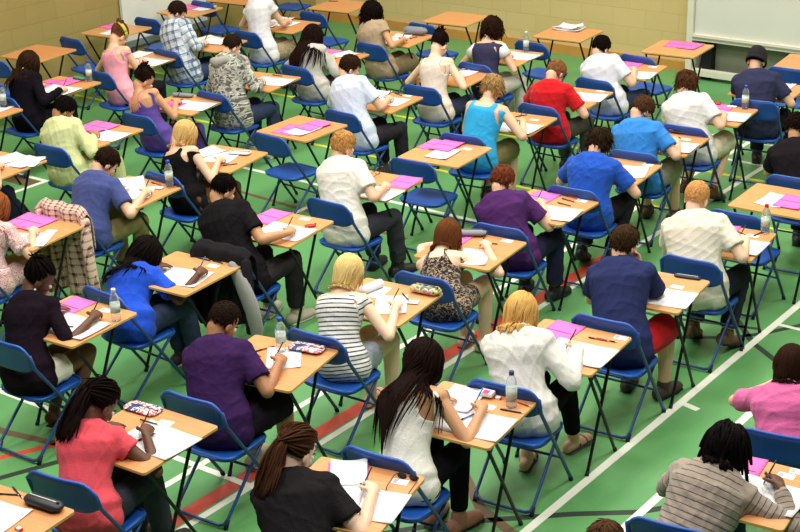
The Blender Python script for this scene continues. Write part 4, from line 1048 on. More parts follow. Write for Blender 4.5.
def person(key, label, skincol, hr, top, bottom, shoes, head_, origin, rz, sd, **kw):
    near = kw.pop('near', 1)
    extras = kw.pop('extras', ())
    P = solve(head_, **kw)
    t = empty('person', (origin[0], origin[1], 0), rz); tag(t, label, 'person', 'students sitting the exam')
    g = Geo(); torso(g, P); legs(g, P, 0, 2.0); head(g, P)
    for s in (1, -1): upper(g, P, s); fore(g, P, s); hand(g, P, s)
    sh, shcol = shoes
    for s in (1, -1):
        fg = foot_g(P, s); g.add(fg.v, fg.f)
    vb = .0068 if near else .0085
    body = job('body', g, skin(skincol), t, vb, 2, None, .45)
    vc = .0105 if near else .013
    # lower garment
    bk, bcol = bottom
    bm_ = bcol if not isinstance(bcol, tuple) else fabric(bcol)
    g = Geo(); torso(g, P, .010, 0, .30, 0, False)
    f = {'trousers': 1.93, 'crop': 1.62, 'shorts': .98, 'short_shorts': .50, 'leggings': 1.90}[bk]
    legs(g, P, .012 if bk != 'leggings' else .006, f, .014 if bk == 'trousers' else (.03 if bk == 'shorts' else .006))
    job({'trousers': 'trousers', 'crop': 'cropped_trousers', 'shorts': 'shorts', 'short_shorts': 'shorts', 'leggings': 'leggings'}[bk], g, bm_, t, vc, 3, cloth_after(P, leglimbs(P), .0045 if bk != 'leggings' else .0018, sd*3+1, k=30))
    # top
    tk, tcol = top; tm = tcol if not isinstance(tcol, tuple) else fabric(tcol)
    g = Geo(); cut = None; amp = .0042; nm = tk
    P.loose = {'cardigan': .022, 'elbow_cardigan': .010, 'shirt': .016, 't_shirt': .012, 'jumper': .03}.get(tk, 0)
    if tk == 'elbow_cardigan': nm = 'cardigan'
    if tk in ('elbow_cardigan', 't_shirt', 'polo_shirt', 'shirt', 'cardigan', 'hoodie', 'blouse', 'jumper'):
        loose = {'elbow_cardigan': .016, 't_shirt': .020, 'polo_shirt': .020, 'shirt': .024, 'cardigan': .022, 'hoodie': .036, 'blouse': .016, 'jumper': .034}[tk]
        torso(g, P, loose, 0, .94, .012)
        cs = P.spine[23]
        g.tube([cs-P.T[23]*.03, cs+P.T[23]*.012], [(.078, .072), (.066, .062)], 16, ref=P.B[23])
        for s in (1, -1):
            if tk in ('t_shirt', 'polo_shirt', 'blouse'): upper(g, P, s, .70 if tk != 'blouse' else .38, .017, .014)
            elif tk == 'elbow_cardigan': upper(g, P, s, .97, .010, .006)
            else:
                ff = 1.0 if tk != 'cardigan' else .98
                upper(g, P, s, 1.0, .016 if tk != 'jumper' else .026, .002); fore(g, P, s, .014 if tk != 'jumper' else .024, .93 if tk != 'shirt' else .80)
        amp = {'hoodie': .008, 'jumper': .005, 'shirt': .006}.get(tk, .0042)
    else:
        torso(g, P, .012, 0, 1.0, .008); 
        wide = {'vest_top': .085, 'camisole': .085, 'sleeveless_top': .150, 'strap_dress': .078, 'tank_top': .125}[tk]
        low = {'vest_top': .80, 'camisole': .80, 'sleeveless_top': .95, 'strap_dress': .70, 'tank_top': .90}[tk]
        W2 = P.wd
        def cut(u, v, s, bk, lim, V, wide=wide, low=low, tk=tk):
            a = np.abs(u)/W2
            neck = (s > low+.9*np.clip(a, 0, .2)**1.6*1.2) & (a < wide-(.022 if tk in ('camisole', 'strap_dress') else .045))
            arm = (s > .66) & (a > wide+.14*np.clip(.86-s, 0, 1)*1.4)
            return neck | arm | (s > 1.02)
        amp = .0028
    to = job(nm, g, tm, t, vc, 3, cloth_after(P, armlimbs(P), amp, sd*5+2, cut))
    # collars, cuffs, hoods
    cs = P.spine[24]; tt = P.T[23]
    if tk in ('polo_shirt', 'shirt', 't_shirt'):
        pts = []
        a_, b_ = (.070, .066) if tk == 't_shirt' else (.066, .063)
        for k in range(21):
            a = 2*PI*k/20; pts.append(P.spine[23]+tt*(.020)+P.X*a_*math.cos(a)+P.B[23]*b_*math.sin(a)+tt*(.012*max(0, -math.sin(a))))
        Geo().tube(pts, [(.006, .014)]*21 if tk != 't_shirt' else .0065, 6, ref=tt).obj('collar', extras_mat(extras, 'collar', tm), to)
    if tk == 'hoodie':
        g = Geo(); c = P.spine[22]-P.B[22]*.085+tt*.03
        g.tube([c+P.X*.11+P.B[22]*.07, c+P.X*.075-P.B[22]*.02, c-P.B[22]*.045-tt*.03, c-P.X*.075-P.B[22]*.02, c-P.X*.11+P.B[22]*.07], [.030, .042, .050, .042, .030], 12, ref=tt, cap='round')
        g.obj('hood', tm, to)
    for e in extras:
        if e[0] == 'straps':
            g = Geo()
            for s in (1, -1):
                pts = [P.spine[k]+P.X*s*(.055+.01*(23-k)*.2)*1.0+(-P.B[k])*([.082, .092, .100, .105][q]) for q, k in enumerate((23, 21, 19, 17))]
                pts = [P.S[s]*.45+P.spine[23]*.55+tt*.062] + pts
                g.tube(pts, (.0045), 6, cap='round')
            g.obj('strap', e[1], to)
        if e[0] == 'under_sleeve':
            for s in (1, -1):
                g = Geo(); upper(g, P, s, .42, .016, .012); g.obj('sleeve', e[1], t)
        if e[0] == 'headband':
            g = Geo(); M = P.HM @ Matrix.Scale(P.sc, 4); pts = [M @ Vector((.088*math.cos(a), -.02+.02*0+.106*math.sin(a)*.9, .055-.045*math.sin(a))) for a in np.linspace(0, 2*PI, 29)]
            g.tube(pts, [(.005, .020)]*29, 8, ref=P.hu).obj('headband', e[1], t)
        if e[0] == 'beanie':
            g = Geo(); M = P.HM @ Matrix.Scale(P.sc, 4); prof = [(.0, .124), (.045, .121), (.08, .104), (.099, .068), (.104, .02), (.106, -.02), (.098, -.022)]
            vs = []; nn = 24
            for r_, z in prof:
                for j in range(nn): a = 2*PI*j/nn; vs.append(M @ Vector((r_*.90*math.cos(a), -.015+r_*1.06*math.sin(a), z-.015*math.sin(a)+.0)))
            g.add(vs, [(k*nn+(j+1)%nn, k*nn+j, (k+1)*nn+j, (k+1)*nn+(j+1)%nn) for k in range(len(prof)-1) for j in range(nn)])
            g.tube([M @ Vector((.096*math.cos(a), -.015+.112*math.sin(a), -.012-.018*math.sin(a))) for a in np.linspace(0, 2*PI, 25)], [(.006, .016)]*25, 8, ref=P.hu)
            g.obj('beanie', e[1], t)
        if e[0] == 'earring':
            for s in (1, -1): Geo().ball((s*.086, -.006, -.050), .008, P.HM, 8, 6).obj('earring', M_card, t)
        if e[0] == 'ear_muffs': pass
    # shoes
    for s in (1, -1):
        if sh in ('shoe', 'trainer', 'boot'):
            g = foot_g(P, s, .008)
            so = g.obj('shoe', mat_shoe(shcol), t)
            A, F = P.A[s], P.F[s]; q = Geo(); d = unit(F+npv(0,0,-.35 if P.feet == 'back' else 0)); b = A+npv(0,0,-.094)
            q.tube([b-d*.07, b+d*.03, b+d*.10, b+d*.175], [(.040, .010), (.044, .010), (.052, .010), (.038, .009)], 12, ref=(0,0,1), cap='round'); q.obj('sole', M_sole if sh == 'trainer' else M_rubber, so)
        else:
            A, F = P.A[s], P.F[s]; q = Geo(); b = A+npv(0,0,-.096); d = F
            q.tube([b-d*.07, b+d*.03, b+d*.10, b+d*.175], [(.036, .006), (.040, .006), (.050, .006), (.036, .005)], 12, ref=(0,0,1), cap='round')
            for fr in (.02, .09):
                c = A+npv(0,0,-.065)+d*fr; sdv = unit(np.cross(d, (0,0,1)))
                q.tube([c+sdv*(.047*math.cos(a))+npv(0,0,.043*math.sin(a)-.012) for a in np.linspace(0, PI, 9)], .006, 6, cap='round')
            q.obj('sandal', mat_shoe(shcol), t)
    if hr: hair(P, hr[0], hr[1], hr[2], t, sd)
    face(P, t, hr[1] if hr else (40,30,26))
    return t, P
_ms = {}
def mat_shoe(c):
    if c not in _ms: _ms[c] = mat('shoe_leather', c, .55, bump=.15)
    return _ms[c]
M_sole = mat('sole_pale', (205,200,188), .7)
def extras_mat(ex, k, d):
    for e in ex:
        if e[0] == k: return e[1]
    return d
# ------------------------------------------------------------------ who sits where (one phrase per place)
WHO = {
 'D49': 'the man in the blue plaid shirt', 'D3': 'the woman in the pink vest top', 'D4': 'the long-haired woman in black cardigan',
 'D48': 'the woman in purple dress', 'D10': 'the blonde woman in black vest', 'D5': 'the man in the pale green shirt',
 'D26': 'the man in camouflage', 'D27': 'the person in white cap sleeves', 'D25': 'the woman in the grey cardigan',
 'D32': 'the curly-haired woman in khaki', 'D24': 'the man in the pale blue shirt', 'D33': 'the woman in cream vest',
 'D34': 'the woman in the navy waistcoat', 'D35': 'the person in the turquoise vest', 'D36': 'the student in the red T-shirt',
 'D37': 'the black-haired student in white', 'D38': 'the student in sky blue',
 'D39': 'the brown-haired student in white', 'D40': 'the student in the black beanie', 'X21': 'the student in black at the right edge',
 'D9': 'the man in slate blue', 'D11': 'the man in the black T-shirt', 'D22': 'the sandy-haired man in white',
 'D20': 'the student in purple polo', 'D42': 'the man in royal blue polo', 'D12': 'the woman in bright blue',
 'D7': 'the woman in pink at left edge', 'D8': 'the woman in black with white shorts', 'D19': 'the woman in the lace camisole',
 'D43': 'the ginger man in cream', 'D45': 'the man in the red shorts', 'D18': 'the woman in the striped top',
 'D13': 'the man in the plum T-shirt', 'D46': 'the woman in the white jumper', 'D17': 'the long-haired woman in white tank',
 'D14': 'the woman in the coral top', 'D16': 'the ponytailed student in black', 'D47': 'the student with dreadlocks', 'X41': 'the woman in the pink top at the right edge',
 'X42': 'the brown-haired student at the bottom edge', 'X43': 'the student cut off at the left edge'}
EMPTY = {
 'D1': 'the bare one against the left wall at the far left', 'D2': 'the vacant desk with pink booklet by the left wall',
 'D50': 'the vacant desk with a pink booklet at the top left', 'D51': 'the bare desk at the top edge left', 'D28': 'the bare desk at the top with one pen',
 'D29': 'the bare desk against the back wall', 'D30': 'the vacant desk with the folder against the back wall', 'D31': 'the vacant desk with pink booklets near the whiteboard',
 'D41': 'the bare desk below the whiteboard at the right edge', 'D44': 'the vacant desk at the right edge with white and pink papers',
 'D21': 'the vacant desk in the middle behind the turquoise vest', 'D23': 'the vacant desk left of the pale blue shirt', 'D53': 'the left-edge desk with a blue-capped bottle beside the black cardigan',
 'D6': 'the left-edge desk with a heap of papers', 'D15': 'the bottom left corner desk with the black pencil case'}
SHORT = {'D1': 'the bare desk at far left by the wall', 'D2': 'the vacant pink-booklet desk by the left wall', 'D50': 'the vacant desk at top left',
 'D51': 'the top edge desk', 'D28': 'the bare desk at the top with one pen', 'D29': 'the bare desk before the back wall', 'D30': 'the folder desk before the back wall',
 'D31': 'the vacant desk left of the whiteboard', 'D41': 'the bare desk under the whiteboard', 'D44': 'the vacant desk at the right edge', 'D21': 'the vacant desk in the middle',
 'D23': 'the vacant desk left of centre', 'D53': 'the bottle desk at left edge', 'D6': 'the heaped left-edge desk', 'D15': 'the bottom left corner desk'}
def who(k): return WHO.get(k) or SHORT[k]

desk0 = make_desk(); chair0 = make_chair(); first = {'d': 1, 'c': 1}
DESK_T = {}
for k, (x, y, a) in DESKS.items():
    o = desk0 if first['d'] else copy_tree(desk0); first['d'] = 0
    o.location = (x, y, 0); o.rotation_euler = (0, 0, R(a)); DESK_T[k] = (x, y, R(a))
    lab = ('wooden folding exam desk of '+WHO[k]) if k in WHO else EMPTY[k].replace('the ', 'wooden exam desk, ', 1)
    tag(o, lab, 'desk', 'exam desks in rows')
SEAT = {}
def seat_of(x, y, a): t = R(a); return (x-math.sin(t)*.25, y+math.cos(t)*.25, t)
CHAIRS['X42'] = (-2.60, 4.27, 3.0); CHAIRS['D50'] = (-12.95, 11.86, 0.0)
CH_SKIP = ('X2',)
CHL = {'D1': 'blue folding chair at far left, cut by the picture edge, by the left wall', 'D2': 'empty blue folding chair against the left wall below the pink-booklet desk',
 'D28': 'empty blue folding chair at the top, right of the white cap-sleeved top', 'D29': 'empty blue folding chair behind the curly-haired woman by the back wall',
 'D30': 'empty blue folding chair behind the clear bottle near the back wall', 'D31': 'empty blue folding chair left of the pink booklets near the whiteboard',
 'D44': 'empty blue folding chair tucked in front of the ginger man, right side', 'D21': 'empty blue folding chair in the middle of the hall facing a white sheet',
 'D23': 'empty blue folding chair left of centre with dark seat shadow', 'D51': 'blue folding chair at the top left edge of the picture', 'D50': 'blue folding chair in front of the display board',
 'D41': 'empty blue folding chair right of the black beanie', 'D53': 'blue chair cut by left edge beside the blue-capped bottle', 'D6': 'blue chair outside the left edge by the heaped desk', 'D15': 'blue chair just outside the bottom left corner'}
for k, (x, y, a) in CHAIRS.items():
    if k in CH_SKIP: continue
    sx, sy, t = seat_of(x, y, a); SEAT[k] = (sx, sy, t)
    o = chair0 if first['c'] else copy_tree(chair0); first['c'] = 0
    o.location = (sx, sy, 0); o.rotation_euler = (0, 0, t)
    tag(o, CHL.get(k) or 'blue folding chair under '+WHO[k], 'chair', 'blue folding chairs at the desks')
# one more chair in the top row, its seat just in the frame
for (x, y, a, lab) in ((-13.12, 14.68, 3, 'blue chair whose seat shows at the very top edge'),):
    o = copy_tree(chair0); o.location = (x, y, 0); o.rotation_euler = (0, 0, R(a)); tag(o, lab, 'chair', 'blue folding chairs at the desks')
# ------------------------------------------------------------------ things on the desks
def thin(name, w_, d_, h_, m, r=.001, bow=0, parent=None):
    g = Geo(); n = 8; vs = []
    for j in range(n+1):
        for i in range(n+1):
            u, v = 2*i/n-1, 2*j/n-1
            vs.append((u*w_/2, v*d_/2, h_+bow*(abs(u*v)**2)+bow*.5*max(0, u)**3))
    N2 = len(vs); vs += [(x, y, max(z-h_, 0)) for x, y, z in vs]; fs = []
    for j in range(n):
        for i in range(n):
            a = j*(n+1)+i; fs.append((a, a+1, a+n+2, a+n+1)); fs.append((N2+a+1, N2+a, N2+a+n+1, N2+a+n+2))
    per = [i for i in range(n+1)]+[j*(n+1)+n for j in range(1, n+1)]+[n*(n+1)+i for i in range(n-1, -1, -1)]+[j*(n+1) for j in range(n-1, 0, -1)]
    for a, b in zip(per, per[1:]+per[:1]): fs.append((a, N2+a, N2+b, b))
    g.add(vs, fs); return g.obj(name, m, parent)
PROTO = {}
def proto(kind):
    if kind == 'sheet':
        t = thin('exam_paper', .21, .297, .0012, M_paper, bow=.006)
        g = Geo()
        for k in range(7): g.box(-.085, .07-.02*(k % 3), .11-.03*k, .1125-.03*k, .0012, .00165)
        g.obj('printed_lines', M_print, t, False)
    elif kind == 'spread':
        t = thin('answer_booklet', .40, .28, .0025, M_paper, bow=.004)
        Geo().box(-.0008, .0008, -.138, .138, .0022, .0028).obj('fold', M_print, t, False)
        g = Geo()
        for k in range(7):
            g.box(-.18, -.03-.02*(k % 3), .10-.03*k, .1015-.03*k, .0024, .0029); 
        g.obj('printed_lines', M_print, t, False)
    elif kind == 'pink':
        t = thin('pink_booklet', .205, .29, .003, M_pink, bow=.002)
        Geo().box(-.095, .095, -.004, .004, .0029, .0035).obj('printed_rule', M_line, t, False)
        Geo().box(-.03, .0, -.115, -.108, .0029, .0035).obj('printed_mark', M_line, t, False)
    elif kind == 'card':
        t = Geo().slab(.086, .054, 0, .001, .004).obj('candidate_card', M_card, None, False)
        Geo().box(-.035, -.012, -.02, .02, .001, .0013).obj('card_print', M_print, t, False)
    elif kind in ('pen', 'redpen', 'bluepen'):
        t = Geo().tube([(-.065, 0, .0045), (.055, 0, .0045)], .0042, 8).obj({'pen': 'pen', 'redpen': 'red_pen', 'bluepen': 'blue_pen'}[kind], {'pen': M_darkplastic, 'redpen': M_redplastic, 'bluepen': M_blueplastic}[kind])
        Geo().tube([(.055, 0, .0045), (.073, 0, .0045)], [.0042, .0008], 8).obj('tip', M_clear, t)
        Geo().tube([(-.068, 0, .0045), (-.03, 0, .0045)], .0052, 8).obj('cap', M_darkplastic, t)
    elif kind == 'bottle':
        t = empty('water_bottle')
        Geo().lathe([(.024, 0), (.031, .006), (.032, .03), (.0305, .045), (.032, .06), (.032, .13), (.0305, .14), (.031, .155), (.026, .175), (.014, .195), (.0125, .205)], 18).obj('bottle_body', M_bottle, t)
        Geo().lathe([(.0325, .062), (.0325, .125)], 18).obj('label', M_label, t)
        Geo().lathe([(.0150, .200), (.0150, .220), (.013, .223)], 14).obj('cap', M_cap_blue, t)
    elif kind.endswith('case'):
        colr = {'darkcase': M_darkplastic, 'redcase': M_redplastic, 'greycase': M_grey, 'clearcase': M_clear, 'greencase': M_green, 'blackcase': M_darkplastic,
                'magcase': M_mag, 'colourcase': M_colour, 'bagcase': M_grey}[kind]
        dims = {'darkcase': (.17, .045, .02), 'redcase': (.075, .04, .02), 'greycase': (.20, .08, .045), 'clearcase': (.19, .11, .018), 'greencase': (.15, .08, .03), 'blackcase': (.21, .085, .05),
                'magcase': (.22, .12, .02), 'colourcase': (.19, .10, .055), 'bagcase': (.24, .12, .09)}[kind]
        t = empty('pencil_case')
        w_, d_, h_ = dims; g = Geo()
        g.tube([(-w_/2, 0, h_/2), (-w_*.42, 0, h_/2), (w_*.42, 0, h_/2), (w_/2, 0, h_/2)], [(d_*.36, h_*.34), (d_/2, h_/2), (d_/2, h_/2), (d_*.36, h_*.34)], 14, ref=(0,0,1), cap='round')
        b = g.obj('pouch', colr, t)
        Geo().box(-w_*.42, w_*.42, -.0025, .0025, h_*.985, h_+.002).obj('zip', M_clear if kind in ('darkcase', 'blackcase') else M_darkplastic, t, False)
        Geo().box(w_*.42, w_*.42+.015, -.004, .004, h_*.9, h_+.003).obj('zip_pull', M_darkplastic, t, False)
    elif kind == 'glasses' or kind == 'sunglasses':
        t = empty('glasses' if kind == 'glasses' else 'sunglasses'); g = Geo()
        for s in (-1, 1):
            c = (s*.033, 0, .018); ring = [(c[0]+.025*math.cos(a), 0, .018+.017*math.sin(a)) for a in np.linspace(0, 2*PI, 17)]
            g.tube(ring, .002, 6); g.tube([(s*.060, 0, .026), (s*.066, -.03, .026), (s*.064, -.12, .015), (s*.06, -.14, .004)], .0025, 6)
            if kind == 'sunglasses':
                h = Geo(); h.tube([(c[0], -.001, .018), (c[0], .001, .018)], [(.023, .016), (.023, .016)], 14, ref=(0,0,1)); h.obj('lens', M_darkplastic, t)
        g.tube([(-.009, 0, .022), (.009, 0, .022)], .002, 6); g.obj('frame', M_darkplastic, t)
    elif kind == 'stack':
        t = empty('paper_folder')
        thin('folder', .32, .23, .012, M_clear, bow=.01, parent=t)
        for k in range(4):
            s = thin('loose_sheet', .30-.02*k, .21, .002, M_paper, bow=.02, parent=t); s.location = (.01*k-.02, .008*(k % 2), .012+.006*k); s.rotation_euler = (0, 0, R(-8+6*k))
    elif kind == 'thick':
        t = empty('thick_booklet')
        c = thin('pink_cover', .21, .27, .004, M_pink, parent=t); p = thin('pages', .19, .245, .012, M_paper, bow=.012, parent=t); p.location = (.004, .004, .004)
    elif kind == 'roll':
        t = empty('rolled_paper'); Geo().tube([(-.03, -.09, .028), (.03, .09, .028)], [(.035, .028)]*2, 16).obj('roll', M_paper, t); thin('loose_end', .12, .2, .001, M_paper, parent=t).location = (.05, 0, 0)
    elif kind == 'eraser':
        t = Geo().slab(.045, .02, 0, .012, .004, bev=.002).obj('eraser', M_cap_red, None, False); Geo().slab(.025, .021, -.0002, .0125, .001).obj('sleeve', M_card, t, False)
    elif kind == 'box':
        t = Geo().box(-.04, .04, -.028, .028, 0, .022).obj('tissue_packet', M_card, None, False); Geo().box(-.018, .018, -.0285, .014, .0215, .0225).obj('printed_patch', M_pinkpatch, t, False)
    return t
M_pinkpatch = mat('pink_patch', (190, 60, 140), .6)
M_mag = mat('glossy_mixed_print', (170,150,150), .25); 
def blot(m, scale, cols):
    N = NT(m); tc = N.n('ShaderNodeTexCoord'); n = N.n('ShaderNodeTexNoise'); n.inputs['Scale'].default_value = scale; N.l(tc.outputs['Object'], n.inputs['Vector'])
    cr = N.n('ShaderNodeValToRGB'); cr.color_ramp.interpolation = 'CONSTANT'; e = cr.color_ramp.elements
    e[0].color = srgb(cols[0]); e[1].position = .45; e[1].color = srgb(cols[1])
    for k, c in enumerate(cols[2:]): q = e.new(.53+.08*k); q.color = srgb(c)
    N.l(n.outputs['Fac'], cr.inputs[0]); N.l(cr.outputs[0], N.b.inputs['Base Color'])
blot(M_mag, 22, [(60,72,120), (214,206,206), (190,80,90), (225,222,215)])
M_colour = mat('bright_print', (200,160,60), .35); blot(M_colour, 26, [(90,95,110), (205,205,60), (160,164,170), (210,90,130)])
ITEM_L = {
 'sheet': ('white exam sheet', 'paper', 'white exam sheets'), 'spread': ('open white answer booklet', 'booklet', 'white answer booklets'),
 'pink': ('pink question booklet', 'booklet', 'pink question booklets'), 'card': ('small white candidate card', 'card', 'candidate cards'),
 'pen': ('dark pen lying down', 'pen', 'pens on the desks'), 'redpen': ('red pen lying down', 'pen', 'pens on the desks'), 'bluepen': ('blue pen lying down', 'pen', 'pens on the desks'),
 'bottle': ('water bottle', 'bottle', 'water bottles on the desks'), 'darkcase': ('slim dark pen case', 'pencil case', 'pencil cases'),
 'redcase': ('small red case', 'pencil case', 'pencil cases'), 'greycase': ('grey pencil case', 'pencil case', 'pencil cases'),
 'clearcase': ('flat pale pencil case', 'pencil case', 'pencil cases'), 'greencase': ('green pencil case', 'pencil case', 'pencil cases'),
 'blackcase': ('black zipped pencil case', 'pencil case', 'pencil cases'), 'magcase': ('flat glossy printed pencil case', 'pencil case', 'pencil cases'),
 'colourcase': ('bulging yellow and pink pencil case', 'pencil case', 'pencil cases'), 'bagcase': ('big grey pencil bag', 'pencil case', 'pencil cases'),
 'glasses': ('folded glasses', 'glasses', None), 'sunglasses': ('black sunglasses', 'sunglasses', None), 'stack': ('messy folder of white papers', 'folder', None),
 'thick': ('thick white booklet with pink cover', 'booklet', None), 'roll': ('rolled white paper', 'paper', None), 'eraser': ('small red and white eraser', 'eraser', 'erasers'),
 'box': ('white and pink packet', 'packet', None)}
HALF = {'sheet': (.10,.14), 'spread': (.18,.13), 'pink': (.10,.14), 'bottle': (.035,.035), 'stack': (.15,.11), 'thick': (.1,.13), 'greycase': (.09,.05), 'bagcase': (.12,.07), 'magcase': (.1,.07), 'clearcase': (.09,.06), 'colourcase': (.1,.06), 'blackcase': (.1,.05), 'card': (.04,.03)}
cnt = {}; zst = {}
WHERE = ['', ', the lower one', ', the third one', ', the fourth one']
tot = {}
for it in ITEMS: tot[(it[0], it[1])] = tot.get((it[0], it[1]), 0)+1
SIDE = lambda lx, ly: ('far ' if ly > .08 else ('near ' if ly < -.06 else '')) + ('left' if lx < -.06 else ('right' if lx > .09 else 'middle'))
placed = []; LABS = set()
for it in ITEMS:
    d, ty, lx, ly, rot = it[:5]; hx, hy = HALF.get(ty, (.05, .02))
    lx = max(-.297+hx, min(.297-hx, lx)); ly = max(-.297+hy, min(.297-hy, ly))
    if ty == 'pink' and (d, ty) in cnt: lx = max(lx, cnt[(d, ty)][1]+.12); ly -= .02
    X, Y, A = DESK_T[d]
    wx = X+math.cos(A)*lx-math.sin(A)*ly; wy = Y+math.sin(A)*lx+math.cos(A)*ly
    # height: lies on whatever flat papers are already there
    z = .7405
    for (d2, x2, y2, a2, b2, zt) in placed:
        if d2 == d and abs(lx-x2) < hx+a2 and abs(ly-y2) < hy+b2: z = max(z, zt)
    if ty not in PROTO: PROTO[ty] = o = proto(ty); 
    else: o = copy_tree(PROTO[ty])
    jit = ((hash_ := (len(placed)*37) % 11)-5)*.9
    o.location = (wx, wy, z+.0004); o.rotation_euler = (0, 0, A+R(rot+jit))
    th = {'sheet': .0075, 'spread': .0065, 'pink': .0055, 'card': .0015}.get(ty)
    if th: placed.append((d, lx, ly, hx, hy, z+th))
    else: placed.append((d, 9, 9, 0, 0, 0))
    base, cat, grp = ITEM_L[ty]
    if ty == 'bottle': base = {'blue': 'blue-capped ', 'red': 'red-capped ', 'darkcap': 'dark-capped ', 'whitecap': 'white-capped ', 'clear': 'label-free white-capped '}[it[5]]+base
    n_ = cnt.get((d, ty), (0, 0))[0]; cnt[(d, ty)] = (n_+1, lx)
    def mk(pre): return (pre+' '+base).strip()+(' on the desk of '+WHO[d] if d in WHO else ' on '+SHORT[d])
    lab = mk('')
    if tot[(d, ty)] > 1:
        lab = mk(SIDE(lx, ly))
        for alt in ('tilted', 'slanting', 'outer', 'half-covered', 'topmost'):
            if lab in LABS: lab = mk(alt)
    LABS.add(lab)
    tag(o, lab, cat, grp)
    if ty == 'bottle':
        capm = {'blue': M_cap_blue, 'red': M_cap_red, 'darkcap': M_cap_dark, 'whitecap': M_cap_white, 'clear': M_cap_white}[it[5]]
        for c in kids(o):
            if c.name.startswith('cap'): c.data = c.data.copy(); c.data.materials[0] = capm
            if c.name.startswith('label') and it[5] in ('whitecap', 'clear', 'red'): c.data = c.data.copy(); c.data.materials[0] = M_label2

# ------------------------------------------------------------------ patterned cloths
cols_extra['plaid_blue'] = (.085,); cols_extra['plaid_red'] = (.056,); cols_extra['stripe_bw'] = (.026, .70); cols_extra['stripe_brown'] = (.030, .84)
cols_extra['camo'] = (15.0,); cols_extra['lace'] = (34.0,); cols_extra['floral'] = (60.0,); cols_extra['heather'] = (50.0,)
P_blue = uvpattern('plaid_blue', 'plaid', [(206,212,218), (138,158,178), (60,84,140), (86,100,122)])
P_red = uvpattern('plaid_red', 'plaid', [(214,184,166), (124,50,54), (236,222,206), (70,24,32)])
P_bw = uvpattern('stripe_bw', 'stripe', [(48,46,52), (228,226,222)])
P_br = uvpattern('stripe_brown', 'stripe', [(78,66,64), (152,138,126)])
P_camo = uvpattern('camo', 'blotch', [(92,92,88), (158,156,146), (188,186,174), (66,66,64), (140,142,132)])
P_lace = uvpattern('lace', 'blotch', [(34,30,32), (48,42,40), (176,150,124), (40,34,34)])
P_floral = uvpattern('floral', 'blotch', [(196,150,150), (232,210,204), (150,90,98), (220,180,170)])
P_tweed = uvpattern('heather', 'blotch', [(150,132,100), (172,154,120), (130,116,92)])
LI = (226,178,148); TA = (198,146,108); FA = (236,196,168); DK = (98,62,44); MD = (170,118,82)
JEAN = (52,62,88); DJ = (40,44,56); BLK = (22,21,24)
